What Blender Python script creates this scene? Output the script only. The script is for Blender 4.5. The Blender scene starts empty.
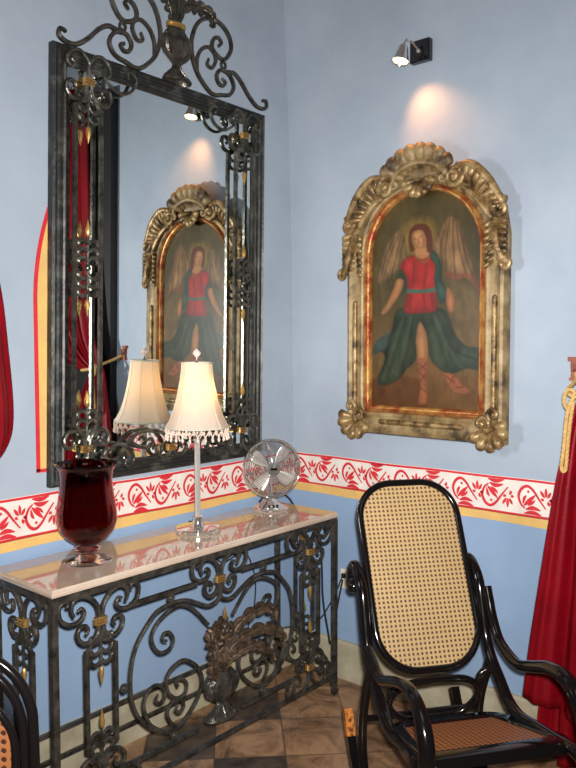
import bpy, bmesh, math, random
import numpy as np
from mathutils import Vector, Matrix
random.seed(7)
rng = np.random.default_rng(5)
SC = bpy.context.scene
COL = SC.collection
PI = math.pi

# ------------------------------------------------------------------ camera
cam = bpy.data.cameras.new('camera')
co = bpy.data.objects.new('camera', cam)
COL.objects.link(co)
fw = Vector((0.75631927, 0.65201044, -0.0535121))
rt = Vector((0.65292196, -0.75742496, -0.00058901))
up = Vector((0.04091544, 0.03449374, 0.99856703))
CAM = Vector((-2.81076628, -2.38280393, 1.56234568))
M = Matrix((rt, up, -fw)).transposed().to_4x4()
M.translation = CAM
co.matrix_world = M
cam.sensor_fit = 'HORIZONTAL'
cam.sensor_width = 36.0
cam.lens = 760.437 / 576 * 36.0
cam.clip_start = 0.05
SC.camera = co

# ------------------------------------------------------------------ world, lights, exposure
w = bpy.data.worlds.new('world')
SC.world = w
w.use_nodes = True
w.node_tree.nodes['Background'].inputs[0].default_value = (0.6, 0.7, 1, 1)
w.node_tree.nodes['Background'].inputs[1].default_value = 0.05


def add_light(name, kind, loc, energy, color, target=None, **kw):
    l = bpy.data.lights.new(name, kind)
    l.energy = energy
    l.color = color
    for k, v in kw.items():
        setattr(l, k, v)
    o = bpy.data.objects.new(name, l)
    COL.objects.link(o)
    o.location = loc
    if target is not None:
        o.rotation_euler = (Vector(target) - Vector(loc)).to_track_quat('-Z', 'Y').to_euler()
    return o


# the camera's flash, a hand above the lens
add_light('flash', 'AREA', tuple(CAM + rt * 0.03 + up * 0.07 + fw * -0.02), 64, (1.0, 0.975, 0.94),
          tuple(CAM + fw * 3 + up * 0.05 - rt * 0.1), shape='DISK', size=0.05, spread=math.radians(115))
# added unseen fill under the ceiling for ambient light, no real lamp
add_light('ceiling_fill', 'AREA', (-2.6, -2.6, 3.9), 9, (1.0, 0.96, 0.92), (-2.4, -2.4, 0), shape='DISK', size=1.6)
# added unseen fill by the left doorway, imitates flash bounced off the mirror
add_light('mirror_bounce_fill', 'AREA', (-2.35, -0.1, 1.8), 5.5, (0.92, 0.96, 1.0), (0, -1.2, 1.75),
          shape='RECTANGLE', size=0.3, size_y=0.5, spread=math.radians(62))
VS = SC.view_settings
SC.display_settings.display_device = 'sRGB'
VS.view_transform = 'Standard'
VS.look = 'None'
VS.gamma = 1
VS.use_curve_mapping = False
VS.exposure = 0.0


# ------------------------------------------------------------------ materials
def mat(name, color, rough=0.6, metal=0.0, var=None, scale=8, detail=6, bump=0.0, bscale=None, coat=0.0, spec=None,
        lo=0.35, hi=0.65, sheen=0, trans=0.0, ior=1.45, alpha=1.0, emit=None, estr=0, var2=None):
    m = bpy.data.materials.new(name)
    m.use_nodes = True
    nt = m.node_tree
    b = nt.nodes['Principled BSDF']
    b.inputs['Base Color'].default_value = (*color, 1)
    b.inputs['Roughness'].default_value = rough
    b.inputs['Metallic'].default_value = metal
    b.inputs['Coat Weight'].default_value = coat
    b.inputs['Coat Roughness'].default_value = 0.06
    b.inputs['Transmission Weight'].default_value = trans
    b.inputs['IOR'].default_value = ior
    if sheen:
        b.inputs['Sheen Weight'].default_value = sheen
        b.inputs['Sheen Roughness'].default_value = 0.35
        b.inputs['Sheen Tint'].default_value = (*[min(1, c * 3 + 0.02) for c in color], 1)
    if spec is not None:
        b.inputs['Specular IOR Level'].default_value = spec
    if emit:
        b.inputs['Emission Color'].default_value = (*emit, 1)
        b.inputs['Emission Strength'].default_value = estr
    if var or bump:
        tc = nt.nodes.new('ShaderNodeTexCoord')
        n = nt.nodes.new('ShaderNodeTexNoise')
        n.inputs['Scale'].default_value = scale
        n.inputs['Detail'].default_value = detail
        n.inputs['Roughness'].default_value = 0.6
        nt.links.new(tc.outputs['Object'], n.inputs['Vector'])
    if var:
        r = nt.nodes.new('ShaderNodeValToRGB')
        r.color_ramp.elements[0].position = lo
        r.color_ramp.elements[1].position = hi
        r.color_ramp.elements[0].color = (*var, 1)
        r.color_ramp.elements[1].color = (*color, 1)
        if var2:
            e = r.color_ramp.elements.new((lo + hi) / 2)
            e.color = (*var2, 1)
        nt.links.new(n.outputs['Fac'], r.inputs[0])
        nt.links.new(r.outputs[0], b.inputs['Base Color'])
    if bump:
        n2 = nt.nodes.new('ShaderNodeTexNoise')
        n2.inputs['Scale'].default_value = bscale or scale * 4
        n2.inputs['Detail'].default_value = 5
        nt.links.new(tc.outputs['Object'], n2.inputs['Vector'])
        bp = nt.nodes.new('ShaderNodeBump')
        bp.inputs['Strength'].default_value = bump
        bp.inputs['Distance'].default_value = 0.01
        nt.links.new(n2.outputs['Fac'], bp.inputs['Height'])
        nt.links.new(bp.outputs[0], b.inputs['Normal'])
    return m


M_wall = mat('limewash_blue', (0.345, 0.397, 0.462), 0.75, var=(0.275, 0.328, 0.398), scale=2.3, detail=9, bump=0.12, bscale=14, lo=0.3, hi=0.7, spec=0.3)
_nt = M_wall.node_tree
_tc = _nt.nodes.new('ShaderNodeTexCoord')
_sx = _nt.nodes.new('ShaderNodeSeparateXYZ')
_nt.links.new(_tc.outputs['Object'], _sx.inputs[0])
_gt = _nt.nodes.new('ShaderNodeMath')
_gt.operation = 'GREATER_THAN'
_gt.inputs[1].default_value = 0.88
_nt.links.new(_sx.outputs['Z'], _gt.inputs[0])
_mx = _nt.nodes.new('ShaderNodeMixRGB')      # the dado under the band is painted a stronger blue
_mx.blend_type = 'MULTIPLY'
_mx.inputs[2].default_value = (0.76, 0.93, 1.14, 1)
_inv = _nt.nodes.new('ShaderNodeMath')
_inv.operation = 'SUBTRACT'
_inv.inputs[0].default_value = 1.0
_nt.links.new(_gt.outputs[0], _inv.inputs[1])
_nt.links.new(_inv.outputs[0], _mx.inputs[0])
_bs = _nt.nodes['Principled BSDF'].inputs['Base Color']
_nt.links.new(_bs.links[0].from_socket, _mx.inputs[1])
_nt.links.new(_mx.outputs[0], _bs)
M_ceil = mat('ceiling_boards', (0.30, 0.26, 0.22), 0.9)
M_base = mat('old_stone', (0.46, 0.41, 0.29), 0.7, var=(0.24, 0.20, 0.13), scale=5, detail=9, lo=0.28, hi=0.6, bump=0.2)
M_white = mat('band_white', (0.72, 0.66, 0.60), 0.7, var=(0.62, 0.55, 0.50), scale=12)
M_red = mat('band_red', (0.60, 0.022, 0.030), 0.65, var=(0.46, 0.02, 0.03), scale=30)
M_yel = mat('band_yellow', (0.68, 0.43, 0.13), 0.7, var=(0.58, 0.36, 0.13), scale=9)
M_iron = mat('wrought_iron', (0.125, 0.112, 0.092), 0.30, 0.6, var=(0.036, 0.032, 0.027), scale=30, bump=0.25, bscale=90)
M_rust = mat('bronzed_iron', (0.15, 0.10, 0.065), 0.42, 0.5, var=(0.04, 0.028, 0.02), scale=35, bump=0.3, bscale=90)
M_pewter = mat('pewter', (0.22, 0.215, 0.18), 0.28, 0.85, var=(0.06, 0.06, 0.05), scale=26, bump=0.2, bscale=90)
M_gold = mat('gilt_tip', (0.75, 0.48, 0.16), 0.35, 0.8, var=(0.5, 0.28, 0.08), scale=60)
M_mframe = mat('distressed_frame', (0.018, 0.019, 0.0175), 0.42, 0.2, var=(0.095, 0.096, 0.088), scale=16, detail=10, lo=0.28, hi=0.50, bump=0.2)
M_glass = mat('mirror_glass', (0.80, 0.83, 0.82), 0.0, 1.0)
M_marble = mat('table_marble', (0.60, 0.49, 0.39), 0.06, var=(0.44, 0.33, 0.25), scale=4, detail=10, lo=0.3, hi=0.7, coat=0.6, spec=0.8)
M_crim = mat('crimson_glass', (0.42, 0.002, 0.008), 0.02, trans=1.0, ior=1.45)
M_clear = mat('clear_glass', (0.985, 0.985, 0.985), 0.02, trans=1.0, ior=1.4)
M_chrome = mat('chrome', (0.80, 0.78, 0.75), 0.10, 0.9)
M_blade = mat('brushed_chrome', (0.72, 0.69, 0.65), 0.25, 0.62)
M_black = mat('black_lacquer', (0.005, 0.004, 0.004), 0.14, coat=0.25, spec=0.4)
M_cord = mat('black_rubber', (0.012, 0.012, 0.013), 0.45)
M_velvet = mat('red_velvet', (0.21, 0.0018, 0.007), 0.42, var=(0.15, 0.0012, 0.005), scale=5, spec=0.25, bump=0.1, bscale=60)
M_rope = mat('gold_rope', (0.62, 0.40, 0.14), 0.6, var=(0.42, 0.25, 0.08), scale=80)
M_fgold = mat('aged_gilt', (0.34, 0.235, 0.11), 0.38, 0.3, var=(0.04, 0.024, 0.011), scale=22, detail=10, lo=0.36, hi=0.62, var2=(0.20, 0.118, 0.042), bump=0.35, bscale=55)
M_fpale = mat('worn_gilt', (0.33, 0.245, 0.125), 0.5, 0.12, var=(0.05, 0.032, 0.016), scale=11, detail=10, lo=0.34, hi=0.64, var2=(0.22, 0.145, 0.06), bump=0.3, bscale=45)
M_fred = mat('gilt_over_red_bole', (0.52, 0.27, 0.08), 0.35, 0.45, var=(0.26, 0.045, 0.015), scale=16, detail=9, lo=0.38, hi=0.6, bump=0.3, bscale=60)
M_dark = mat('dark_wood', (0.012, 0.011, 0.012), 0.5)
M_term = mat('terracotta_wood', (0.30, 0.085, 0.05), 0.6, var=(0.18, 0.05, 0.03), scale=40)
M_plate = mat('cream_plastic', (0.7, 0.62, 0.45), 0.5)
M_bead = mat('pink_beads', (0.85, 0.70, 0.60), 0.2, trans=0.35)
M_bead2 = mat('shade_braid', (0.55, 0.52, 0.42), 0.8)
M_warm_glint = mat('lacquer_warm_glint', (0.75, 0.26, 0.05), 0.3, 0.5, var=(0.12, 0.03, 0.01), scale=70, lo=0.35, hi=0.55)  # warm lamp reflection on black lacquer, put into the colour
M_blackplate = mat('dark_chrome', (0.10, 0.09, 0.09), 0.12, 1.0)
M_bulb = mat('lit_bulb', (1, 0.8, 0.5), 0.4, emit=(1.0, 0.62, 0.25), estr=14)
M_sbulb = mat('lit_halogen', (1, 0.9, 0.7), 0.4, emit=(1.0, 0.60, 0.24), estr=6)


def mat_shade():
    m = bpy.data.materials.new('lampshade_cloth')
    m.use_nodes = True
    nt = m.node_tree
    nt.nodes.clear()
    out = nt.nodes.new('ShaderNodeOutputMaterial')
    d = nt.nodes.new('ShaderNodeBsdfDiffuse')
    t = nt.nodes.new('ShaderNodeBsdfTranslucent')
    mx = nt.nodes.new('ShaderNodeMixShader')
    d.inputs[0].default_value = (0.84, 0.75, 0.66, 1)
    t.inputs[0].default_value = (0.80, 0.60, 0.33, 1)
    mx.inputs[0].default_value = 0.5
    tc = nt.nodes.new('ShaderNodeTexCoord')
    n = nt.nodes.new('ShaderNodeTexNoise')
    n.inputs['Scale'].default_value = 45
    nt.links.new(tc.outputs['Object'], n.inputs['Vector'])
    bp = nt.nodes.new('ShaderNodeBump')
    bp.inputs['Strength'].default_value = 0.25
    bp.inputs['Distance'].default_value = 0.004
    nt.links.new(n.outputs['Fac'], bp.inputs['Height'])
    nt.links.new(bp.outputs[0], d.inputs['Normal'])
    nt.links.new(d.outputs[0], mx.inputs[1])
    nt.links.new(t.outputs[0], mx.inputs[2])
    nt.links.new(mx.outputs[0], out.inputs[0])
    return m


M_shade = mat_shade()


def mat_cane(name, straw, hole_shade, pitch=0.0165, hr=0.33):
    """woven cane: straw strands around opaque dark spots for the holes, on a square grid in the object's own X/Y"""
    m = bpy.data.materials.new(name)
    m.use_nodes = True
    nt = m.node_tree
    b = nt.nodes['Principled BSDF']
    b.inputs['Roughness'].default_value = 0.45
    uv = nt.nodes.new('ShaderNodeUVMap')
    sc = nt.nodes.new('ShaderNodeVectorMath')
    sc.operation = 'SCALE'
    sc.inputs['Scale'].default_value = 1 / pitch
    nt.links.new(uv.outputs[0], sc.inputs[0])
    fr = nt.nodes.new('ShaderNodeVectorMath')
    fr.operation = 'FRACTION'
    nt.links.new(sc.outputs[0], fr.inputs[0])
    sb = nt.nodes.new('ShaderNodeVectorMath')
    sb.operation = 'SUBTRACT'
    sb.inputs[1].default_value = (0.5, 0.5, 0)
    nt.links.new(fr.outputs[0], sb.inputs[0])
    ln = nt.nodes.new('ShaderNodeVectorMath')
    ln.operation = 'LENGTH'
    nt.links.new(sb.outputs[0], ln.inputs[0])
    rmp = nt.nodes.new('ShaderNodeMapRange')
    rmp.inputs['From Min'].default_value = hr - 0.07
    rmp.inputs['From Max'].default_value = hr + 0.07
    nt.links.new(ln.outputs['Value'], rmp.inputs['Value'])
    tc = nt.nodes.new('ShaderNodeTexCoord')
    n = nt.nodes.new('ShaderNodeTexNoise')
    n.inputs['Scale'].default_value = 6
    n.inputs['Detail'].default_value = 6
    nt.links.new(tc.outputs['Object'], n.inputs['Vector'])
    st = nt.nodes.new('ShaderNodeMixRGB')
    st.inputs[1].default_value = (*straw, 1)
    st.inputs[2].default_value = (*[c * 0.72 for c in straw], 1)
    nt.links.new(n.outputs['Fac'], st.inputs[0])
    mx = nt.nodes.new('ShaderNodeMixRGB')
    mx.inputs[1].default_value = (*hole_shade, 1)  # shade seen through the open weave, put into the colour
    nt.links.new(rmp.outputs[0], mx.inputs[0])
    nt.links.new(st.outputs[0], mx.inputs[2])
    nt.links.new(mx.outputs[0], b.inputs['Base Color'])
    bp = nt.nodes.new('ShaderNodeBump')
    bp.inputs['Strength'].default_value = 0.5
    bp.inputs['Distance'].default_value = 0.002
    nt.links.new(rmp.outputs[0], bp.inputs['Height'])
    nt.links.new(bp.outputs[0], b.inputs['Normal'])
    return m


M_cane = mat_cane('pale_cane', (0.47, 0.31, 0.14), (0.07,0.03,0.01), 0.0155, 0.285)
M_cane_d = mat_cane('dark_amber_cane', (0.24, 0.085, 0.028), (0.03, 0.008, 0.004), 0.0165, 0.30)
M_cane_o = mat_cane('amber_cane', (0.46, 0.16, 0.045), (0.05, 0.012, 0.006), 0.0165, 0.30)


def mat_floor():
    m = bpy.data.materials.new('marble_tiles')
    m.use_nodes = True
    nt = m.node_tree
    N, Lk = nt.nodes, nt.links
    b = N['Principled BSDF']
    b.inputs['Roughness'].default_value = 0.3
    tc = N.new('ShaderNodeTexCoord')
    mp = N.new('ShaderNodeMapping')
    mp.vector_type = 'TEXTURE'
    mp.inputs['Location'].default_value = (0, 0, 0)
    mp.inputs['Rotation'].default_value = (0, 0, -PI / 4)
    Lk.new(tc.outputs['Object'], mp.inputs['Vector'])
    # rotated coords: X = (x-y)/sqrt2 , Y = (x+y)/sqrt2
    ad = N.new('ShaderNodeVectorMath')
    ad.inputs[1].default_value = (0.105 + 2.7, 0.755 + 8.1, 0)
    Lk.new(mp.outputs[0], ad.inputs[0])
    sc = N.new('ShaderNodeVectorMath')
    sc.operation = 'MULTIPLY'
    sc.inputs[1].default_value = (1 / 0.27, 1 / 0.285, 1)
    Lk.new(ad.outputs[0], sc.inputs[0])
    fl = N.new('ShaderNodeVectorMath')
    fl.operation = 'FLOOR'
    Lk.new(sc.outputs[0], fl.inputs[0])
    fr = N.new('ShaderNodeVectorMath')
    fr.operation = 'FRACTION'
    Lk.new(sc.outputs[0], fr.inputs[0])
    wn = N.new('ShaderNodeTexWhiteNoise')
    wn.noise_dimensions = '2D'
    Lk.new(fl.outputs[0], wn.inputs['Vector'])
    ck = N.new('ShaderNodeTexChecker')
    ck.inputs['Scale'].default_value = 1
    ck.inputs[1].default_value = (1, 1, 1, 1)
    ck.inputs[2].default_value = (0, 0, 0, 1)
    of = N.new('ShaderNodeVectorMath')
    of.inputs[1].default_value = (0.5, 1.5, 0.5)
    Lk.new(fl.outputs[0], of.inputs[0])
    Lk.new(of.outputs[0], ck.inputs['Vector'])
    # veins, offset per tile
    vo = N.new('ShaderNodeVectorMath')
    vo.operation = 'MULTIPLY_ADD'
    vo.inputs[1].default_value = (7.3, 3.1, 5.7)
    Lk.new(fl.outputs[0], vo.inputs[0])
    Lk.new(tc.outputs['Object'], vo.inputs[2])
    n = N.new('ShaderNodeTexNoise')
    n.inputs['Scale'].default_value = 6
    n.inputs['Detail'].default_value = 10
    n.inputs['Roughness'].default_value = 0.65
    n.inputs['Distortion'].default_value = 1.2
    Lk.new(vo.outputs[0], n.inputs['Vector'])
    tan = N.new('ShaderNodeValToRGB')
    tan.color_ramp.elements[0].position = 0.36
    tan.color_ramp.elements[0].color = (0.11, 0.058, 0.030, 1)
    tan.color_ramp.elements[1].position = 0.6
    tan.color_ramp.elements[1].color = (0.42, 0.24, 0.125, 1)
    Lk.new(n.outputs['Fac'], tan.inputs[0])
    drk = N.new('ShaderNodeValToRGB')
    drk.color_ramp.elements[0].position = 0.35
    drk.color_ramp.elements[0].color = (0.034, 0.024, 0.018, 1)
    drk.color_ramp.elements[1].position = 0.7
    drk.color_ramp.elements[1].color = (0.15, 0.10, 0.068, 1)
    Lk.new(n.outputs['Fac'], drk.inputs[0])
    # the dark tiles run in the stripe along the left wall
    sx = N.new('ShaderNodeSeparateXYZ')
    Lk.new(fl.outputs[0], sx.inputs[0])
    lt = N.new('ShaderNodeMath')
    lt.operation = 'LESS_THAN'
    lt.inputs[1].default_value = 9.5
    Lk.new(sx.outputs['X'], lt.inputs[0])
    mu = N.new('ShaderNodeMath')
    mu.operation = 'MULTIPLY'
    Lk.new(ck.outputs['Fac'], mu.inputs[0])
    Lk.new(lt.outputs[0], mu.inputs[1])
    mx = N.new('ShaderNodeMixRGB')
    Lk.new(mu.outputs[0], mx.inputs[0])
    Lk.new(tan.outputs[0], mx.inputs[1])
    Lk.new(drk.outputs[0], mx.inputs[2])
    # per-tile tone
    tone = N.new('ShaderNodeMapRange')
    tone.inputs['To Min'].default_value = 0.75
    tone.inputs['To Max'].default_value = 1.15
    Lk.new(wn.outputs['Value'], tone.inputs['Value'])
    ml = N.new('ShaderNodeVectorMath')
    ml.operation = 'SCALE'
    Lk.new(mx.outputs[0], ml.inputs[0])
    Lk.new(tone.outputs[0], ml.inputs['Scale'])
    # joints
    sp = N.new('ShaderNodeSeparateXYZ')
    Lk.new(fr.outputs[0], sp.inputs[0])
    mins = []
    for ax in 'XY':
        a = N.new('ShaderNodeMath')
        a.operation = 'PINGPONG'
        a.inputs[1].default_value = 0.5
        Lk.new(sp.outputs[ax], a.inputs[0])
        mins.append(a)
    mn = N.new('ShaderNodeMath')
    mn.operation = 'MINIMUM'
    Lk.new(mins[0].outputs[0], mn.inputs[0])
    Lk.new(mins[1].outputs[0], mn.inputs[1])
    jt = N.new('ShaderNodeMapRange')
    jt.inputs['From Min'].default_value = 0.004
    jt.inputs['From Max'].default_value = 0.012
    Lk.new(mn.outputs[0], jt.inputs['Value'])
    fin = N.new('ShaderNodeMixRGB')
    fin.inputs[1].default_value = (0.07, 0.055, 0.045, 1)
    Lk.new(jt.outputs[0], fin.inputs[0])
    Lk.new(ml.outputs[0], fin.inputs[2])
    Lk.new(fin.outputs[0], b.inputs['Base Color'])
    return m


M_floor = mat_floor()

M_paint = bpy.data.materials.new('varnished_oil_paint')
M_paint.use_nodes = True
_b = M_paint.node_tree.nodes['Principled BSDF']
_b.inputs['Roughness'].default_value = 0.4
_b.inputs['Specular IOR Level'].default_value = 0.25
_a = M_paint.node_tree.nodes.new('ShaderNodeVertexColor')
_a.layer_name = 'paint'
M_paint.node_tree.links.new(_a.outputs[0], _b.inputs['Base Color'])


# ------------------------------------------------------------------ object helpers
def wloc(o):
    v = Vector((0, 0, 0))
    while o is not None:
        v += Vector(o.location)
        o = o.parent
    return v


class MB:
    def __init__(s):
        s.v, s.f, s.m, s.uv = [], [], [], {}

    def add(s, vs, fs, mi=0):
        k = len(s.v)
        s.v += [tuple(p) for p in vs]
        s.f += [tuple(i + k for i in f) for f in fs]
        s.m += [mi] * len(fs)
        return k

    def box(s, a, b, mi=0):
        x0, y0, z0 = [min(p, q) for p, q in zip(a, b)]
        x1, y1, z1 = [max(p, q) for p, q in zip(a, b)]
        s.add([(x0, y0, z0), (x1, y0, z0), (x1, y1, z0), (x0, y1, z0), (x0, y0, z1), (x1, y0, z1), (x1, y1, z1), (x0, y1, z1)],
              [(0, 3, 2, 1), (4, 5, 6, 7), (0, 1, 5, 4), (1, 2, 6, 5), (2, 3, 7, 6), (3, 0, 4, 7)], mi)

    def tube(s, path, r, n=8, closed=False, mi=0, up=None, flat=1.0, square=False, rot=0.0):
        """sweep a round (or squared) section; r a number or list; flat scales the section along `up`"""
        P = [Vector(p) for p in path]
        k = len(P)
        R = r if isinstance(r, (list, tuple)) else [r] * k
        T = []
        for i in range(k):
            a = P[i - 1] if (i > 0 or closed) else P[i]
            b = P[(i + 1) % k] if (i < k - 1 or closed) else P[i]
            t = b - a
            T.append(t.normalized() if t.length > 1e-9 else Vector((0, 0, 1)))
        if up is not None:
            fixed = Vector(up).normalized()
        nrm = None
        vs = []
        for i in range(k):
            t = T[i]
            if up is not None:
                u = fixed - t * fixed.dot(t)
                if u.length < 1e-4:
                    u = t.orthogonal()
                u.normalize()
            else:
                if nrm is None:
                    nrm = t.orthogonal().normalized()
                u = nrm - t * nrm.dot(t)
                if u.length < 1e-6:
                    u = t.orthogonal()
                u.normalize()
                nrm = u
            v = t.cross(u)
            for j in range(n):
                a = 2 * PI * j / n + rot + (PI / n if square else 0)
                q = math.sqrt(2) if square and n == 4 else 1
                vs.append(P[i] + (u * math.cos(a) * flat + v * math.sin(a)) * R[i] * q)
        fs = []
        rngk = k if closed else k - 1
        for i in range(rngk):
            for j in range(n):
                a, b = i * n + j, i * n + (j + 1) % n
                c, d = ((i + 1) % k) * n + (j + 1) % n, ((i + 1) % k) * n + j
                fs.append((a, b, c, d))
        if not closed:
            fs.append(tuple(range(n - 1, -1, -1)))
            fs.append(tuple((k - 1) * n + j for j in range(n)))
        s.add(vs, fs, mi)

    def lathe(s, prof, n=32, c=(0, 0, 0), axis='z', mi=0, M=None, closed=False, a0=0.0):
        k = len(prof)
        vs = []
        for i in range(n):
            a = 2 * PI * i / n + a0
            for (r, z) in prof:
                p = Vector((r * math.cos(a), r * math.sin(a), z))
                if M is not None:
                    p = M @ p
                vs.append(p + Vector(c))
        fs = []
        kk = k if closed else k - 1
        for i in range(n):
            for j in range(kk):
                a, b = i * k + j, i * k + (j + 1) % k
                c2, d = ((i + 1) % n) * k + (j + 1) % k, ((i + 1) % n) * k + j
                fs.append((a, d, c2, b))
        s.add(vs, fs, mi)

    def ball(s, c, r, mi=0, n=10, sc=(1, 1, 1), M=None):
        prof = [(max(1e-5, r * math.sin(PI * i / n)), -r * math.cos(PI * i / n)) for i in range(n + 1)]
        m = Matrix.Diagonal(sc)
        if M is not None:
            m = M @ m
        s.lathe(prof, n + 4, c, mi=mi, M=m)

    def build(s, name, mats, parent=None, smooth=True, **props):
        me = bpy.data.meshes.new(name)
        off = Vector((0, 0, 0))
        root = parent
        while root is not None and root.parent is not None:
            root = root.parent
        if root is not None and not root.get('_local'):
            off = wloc(parent)
        me.from_pydata([(p[0] - off.x, p[1] - off.y, p[2] - off.z) for p in s.v], [], s.f)
        ms = mats if isinstance(mats, (list, tuple)) else [mats]
        for m in ms:
            me.materials.append(m)
        me.polygons.foreach_set('material_index', s.m)
        me.validate()
        me.update()
        bm = bmesh.new()
        bm.from_mesh(me)
        bmesh.ops.remove_doubles(bm, verts=bm.verts, dist=1e-6)
        bmesh.ops.recalc_face_normals(bm, faces=bm.faces)
        bm.to_mesh(me)
        bm.free()
        o = bpy.data.objects.new(name, me)
        COL.objects.link(o)
        if parent is not None:
            o.parent = parent
        if smooth:
            for p in me.polygons:
                p.use_smooth = True
            try:
                me.set_sharp_from_angle(angle=math.radians(40))
            except Exception:
                pass
        for a, b in props.items():
            o[a] = b
        return o


def tag(o, label, cat, group=None):
    o['label'] = label
    o['category'] = cat
    if group:
        o['group'] = group
    return o


def thing(name, loc, label, cat, group=None, rz=0.0, local=False):
    o = bpy.data.objects.new(name, None)
    COL.objects.link(o)
    o.location = loc
    o.rotation_euler = (0, 0, rz)
    o.empty_display_size = 0.1
    if local:
        o['_local'] = 1
    return tag(o, label, cat, group)


def structure(mb, name, mats, smooth=False):
    o = mb.build(name, mats, None, smooth)
    o['kind'] = 'structure'
    return o


def spl(pts, k=6, closed=False):
    """Catmull-Rom through points of any dimension"""
    P = [np.array(p, float) for p in pts]
    n = len(P)
    out = []
    for i in range(n if closed else n - 1):
        if closed:
            p0, p1, p2, p3 = P[i - 1], P[i], P[(i + 1) % n], P[(i + 2) % n]
        else:
            p0 = P[i - 1] if i else 2 * P[0] - P[1]
            p1, p2 = P[i], P[i + 1]
            p3 = P[i + 2] if i + 2 < n else 2 * P[-1] - P[-2]
        for j in range(k):
            t = j / k
            out.append(0.5 * (2 * p1 + (p2 - p0) * t + (2 * p0 - 5 * p1 + 4 * p2 - p3) * t * t + (3 * p1 - p0 - 3 * p2 + p3) * t ** 3))
    if not closed:
        out.append(P[-1])
    return [tuple(float(c) for c in p) for p in out]


def taper(n, r, a=0.35, b=0.35, end=0.15):
    """radius list that thins at both ends"""
    out = []
    for i in range(n):
        t = i / (n - 1)
        k = 1.0
        if a is not None and t < end:
            k = a + (1 - a) * t / end
        if b is not None and t > 1 - end:
            k = min(k, b + (1 - b) * (1 - t) / end)
        out.append(r * k)
    return out


# ------------------------------------------------------------------ room shell
RX, RY, RH = -5.6, -5.6, 4.2


def lean(z):           # the old corner is out of plumb: it wanders to the left as it rises
    return -0.075 * max(0.0, min(1.0, (z - 1.2) / 2.0)) - 0.012 * math.sin(z * 2.1)


mb = MB(); mb.box((RX, RY, -0.12), (0.2, 0.2, 0)); structure(mb, 'floor', M_floor)
mb = MB(); mb.box((RX, RY, RH), (0.2, 0.2, RH + 0.1)); structure(mb, 'ceiling', M_ceil)
# left wall (y = 0), with a doorway off to the left
mb = MB()
mb.box((-1.86, 0, 0), (0.2, 0.2, RH))
mb.box((RX, 0, 0), (-2.9, 0.2, RH))
mb.box((-2.9, 0, 2.9), (-1.86, 0.2, RH))
structure(mb, 'wall_left', M_wall)
# right wall (x = 0): gently uneven near the corner, doorway to the right of the picture
mb = MB()
zs = [i * RH / 42 for i in range(43)]
ys = [0.02, 0.0, -0.02, -0.05, -0.1, -0.16, -0.23, -0.3, -0.4, -0.8, -1.2, -1.45]
vs = []
for z in zs:
    for y in ys:
        k = max(0.0, 1 - (-y) / 0.28)
        k = min(1, k) ** 2 * (3 - 2 * min(1, k))
        vs.append((lean(z) * k, y, z))
nn = len(ys)
mb.add(vs, [(i * nn + j, i * nn + j + 1, (i + 1) * nn + j + 1, (i + 1) * nn + j) for i in range(42) for j in range(nn - 1)])
mb.box((0.002, -1.45, 0), (0.2, 0.2, RH))
mb.box((0, RY, 0), (0.2, -2.75, RH))
mb.box((0, -2.75, 2.95), (0.2, -1.45, RH))
structure(mb, 'wall_right', M_wall, True)
mb = MB(); mb.box((RX - 0.15, RY, 0), (RX, 0.2, RH)); structure(mb, 'wall_back', M_wall)
mb = MB(); mb.box((RX, RY - 0.15, 0), (0.2, RY, RH)); structure(mb, 'wall_front', M_wall)
# dark doors shut in both doorways
mb = MB()
mb.box((-0.05, -1.60, 0), (0.16, -1.440, 3.02)); mb.box((-0.05, -2.80, 0), (0.16, -2.715, 3.02)); mb.box((-0.05, -2.75, 2.93), (0.16, -1.56, 3.02))
mb.box((0.08, -2.72, 0), (0.13, -1.6, 2.95))
for y0, y1 in ((-2.13, -1.66), (-2.66, -2.19)):
    for z0, z1 in ((0.2, 1.2), (1.35, 2.75)):
        mb.box((0.06, y0, z0), (0.09, y1, z1))
structure(mb, 'door_1', M_dark)
mb = MB()
mb.box((-1.92, -0.04, 0), (-1.84, 0.15, 2.98)); mb.box((-2.93, -0.04, 0), (-2.85, 0.15, 2.98)); mb.box((-2.93, -0.04, 2.88), (-1.84, 0.15, 2.98))
mb.box((-2.9, 0.10, 0), (-1.86, 0.14, 2.9))
structure(mb, 'door_2', M_dark)
# stone skirting
mb = MB()
mb.add([(-1.86, 0, 0), (-1.86, -0.022, 0), (-1.86, -0.022, 0.165), (-1.86, -0.012, 0.176), (-1.86, 0, 0.178),
        (0, 0, 0), (0, -0.022, 0), (0, -0.022, 0.165), (0, -0.012, 0.176), (0, 0, 0.178)],
       [(0, 1, 6, 5), (1, 2, 7, 6), (2, 3, 8, 7), (3, 4, 9, 8), (0, 4, 3, 2, 1), (5, 6, 7, 8, 9)])
structure(mb, 'baseboard_left', M_base)
mb = MB()
mb.add([(0.01, -1.436, 0), (-0.022, -1.436, 0), (-0.022, -1.436, 0.165), (-0.012, -1.436, 0.176), (0.01, -1.436, 0.178),
        (0.01, 0, 0), (-0.022, 0, 0), (-0.022, 0, 0.165), (-0.012, 0, 0.176), (0.01, 0, 0.178)],
       [(0, 1, 6, 5), (1, 2, 7, 6), (2, 3, 8, 7), (3, 4, 9, 8), (0, 4, 3, 2, 1), (5, 6, 7, 8, 9)])
structure(mb, 'baseboard_right', M_base)

# ------------------------------------------------------------------ painted band (flat paint on the plaster)
Z1, Z0, ZY = 1.0343, 0.8913, 0.854


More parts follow.
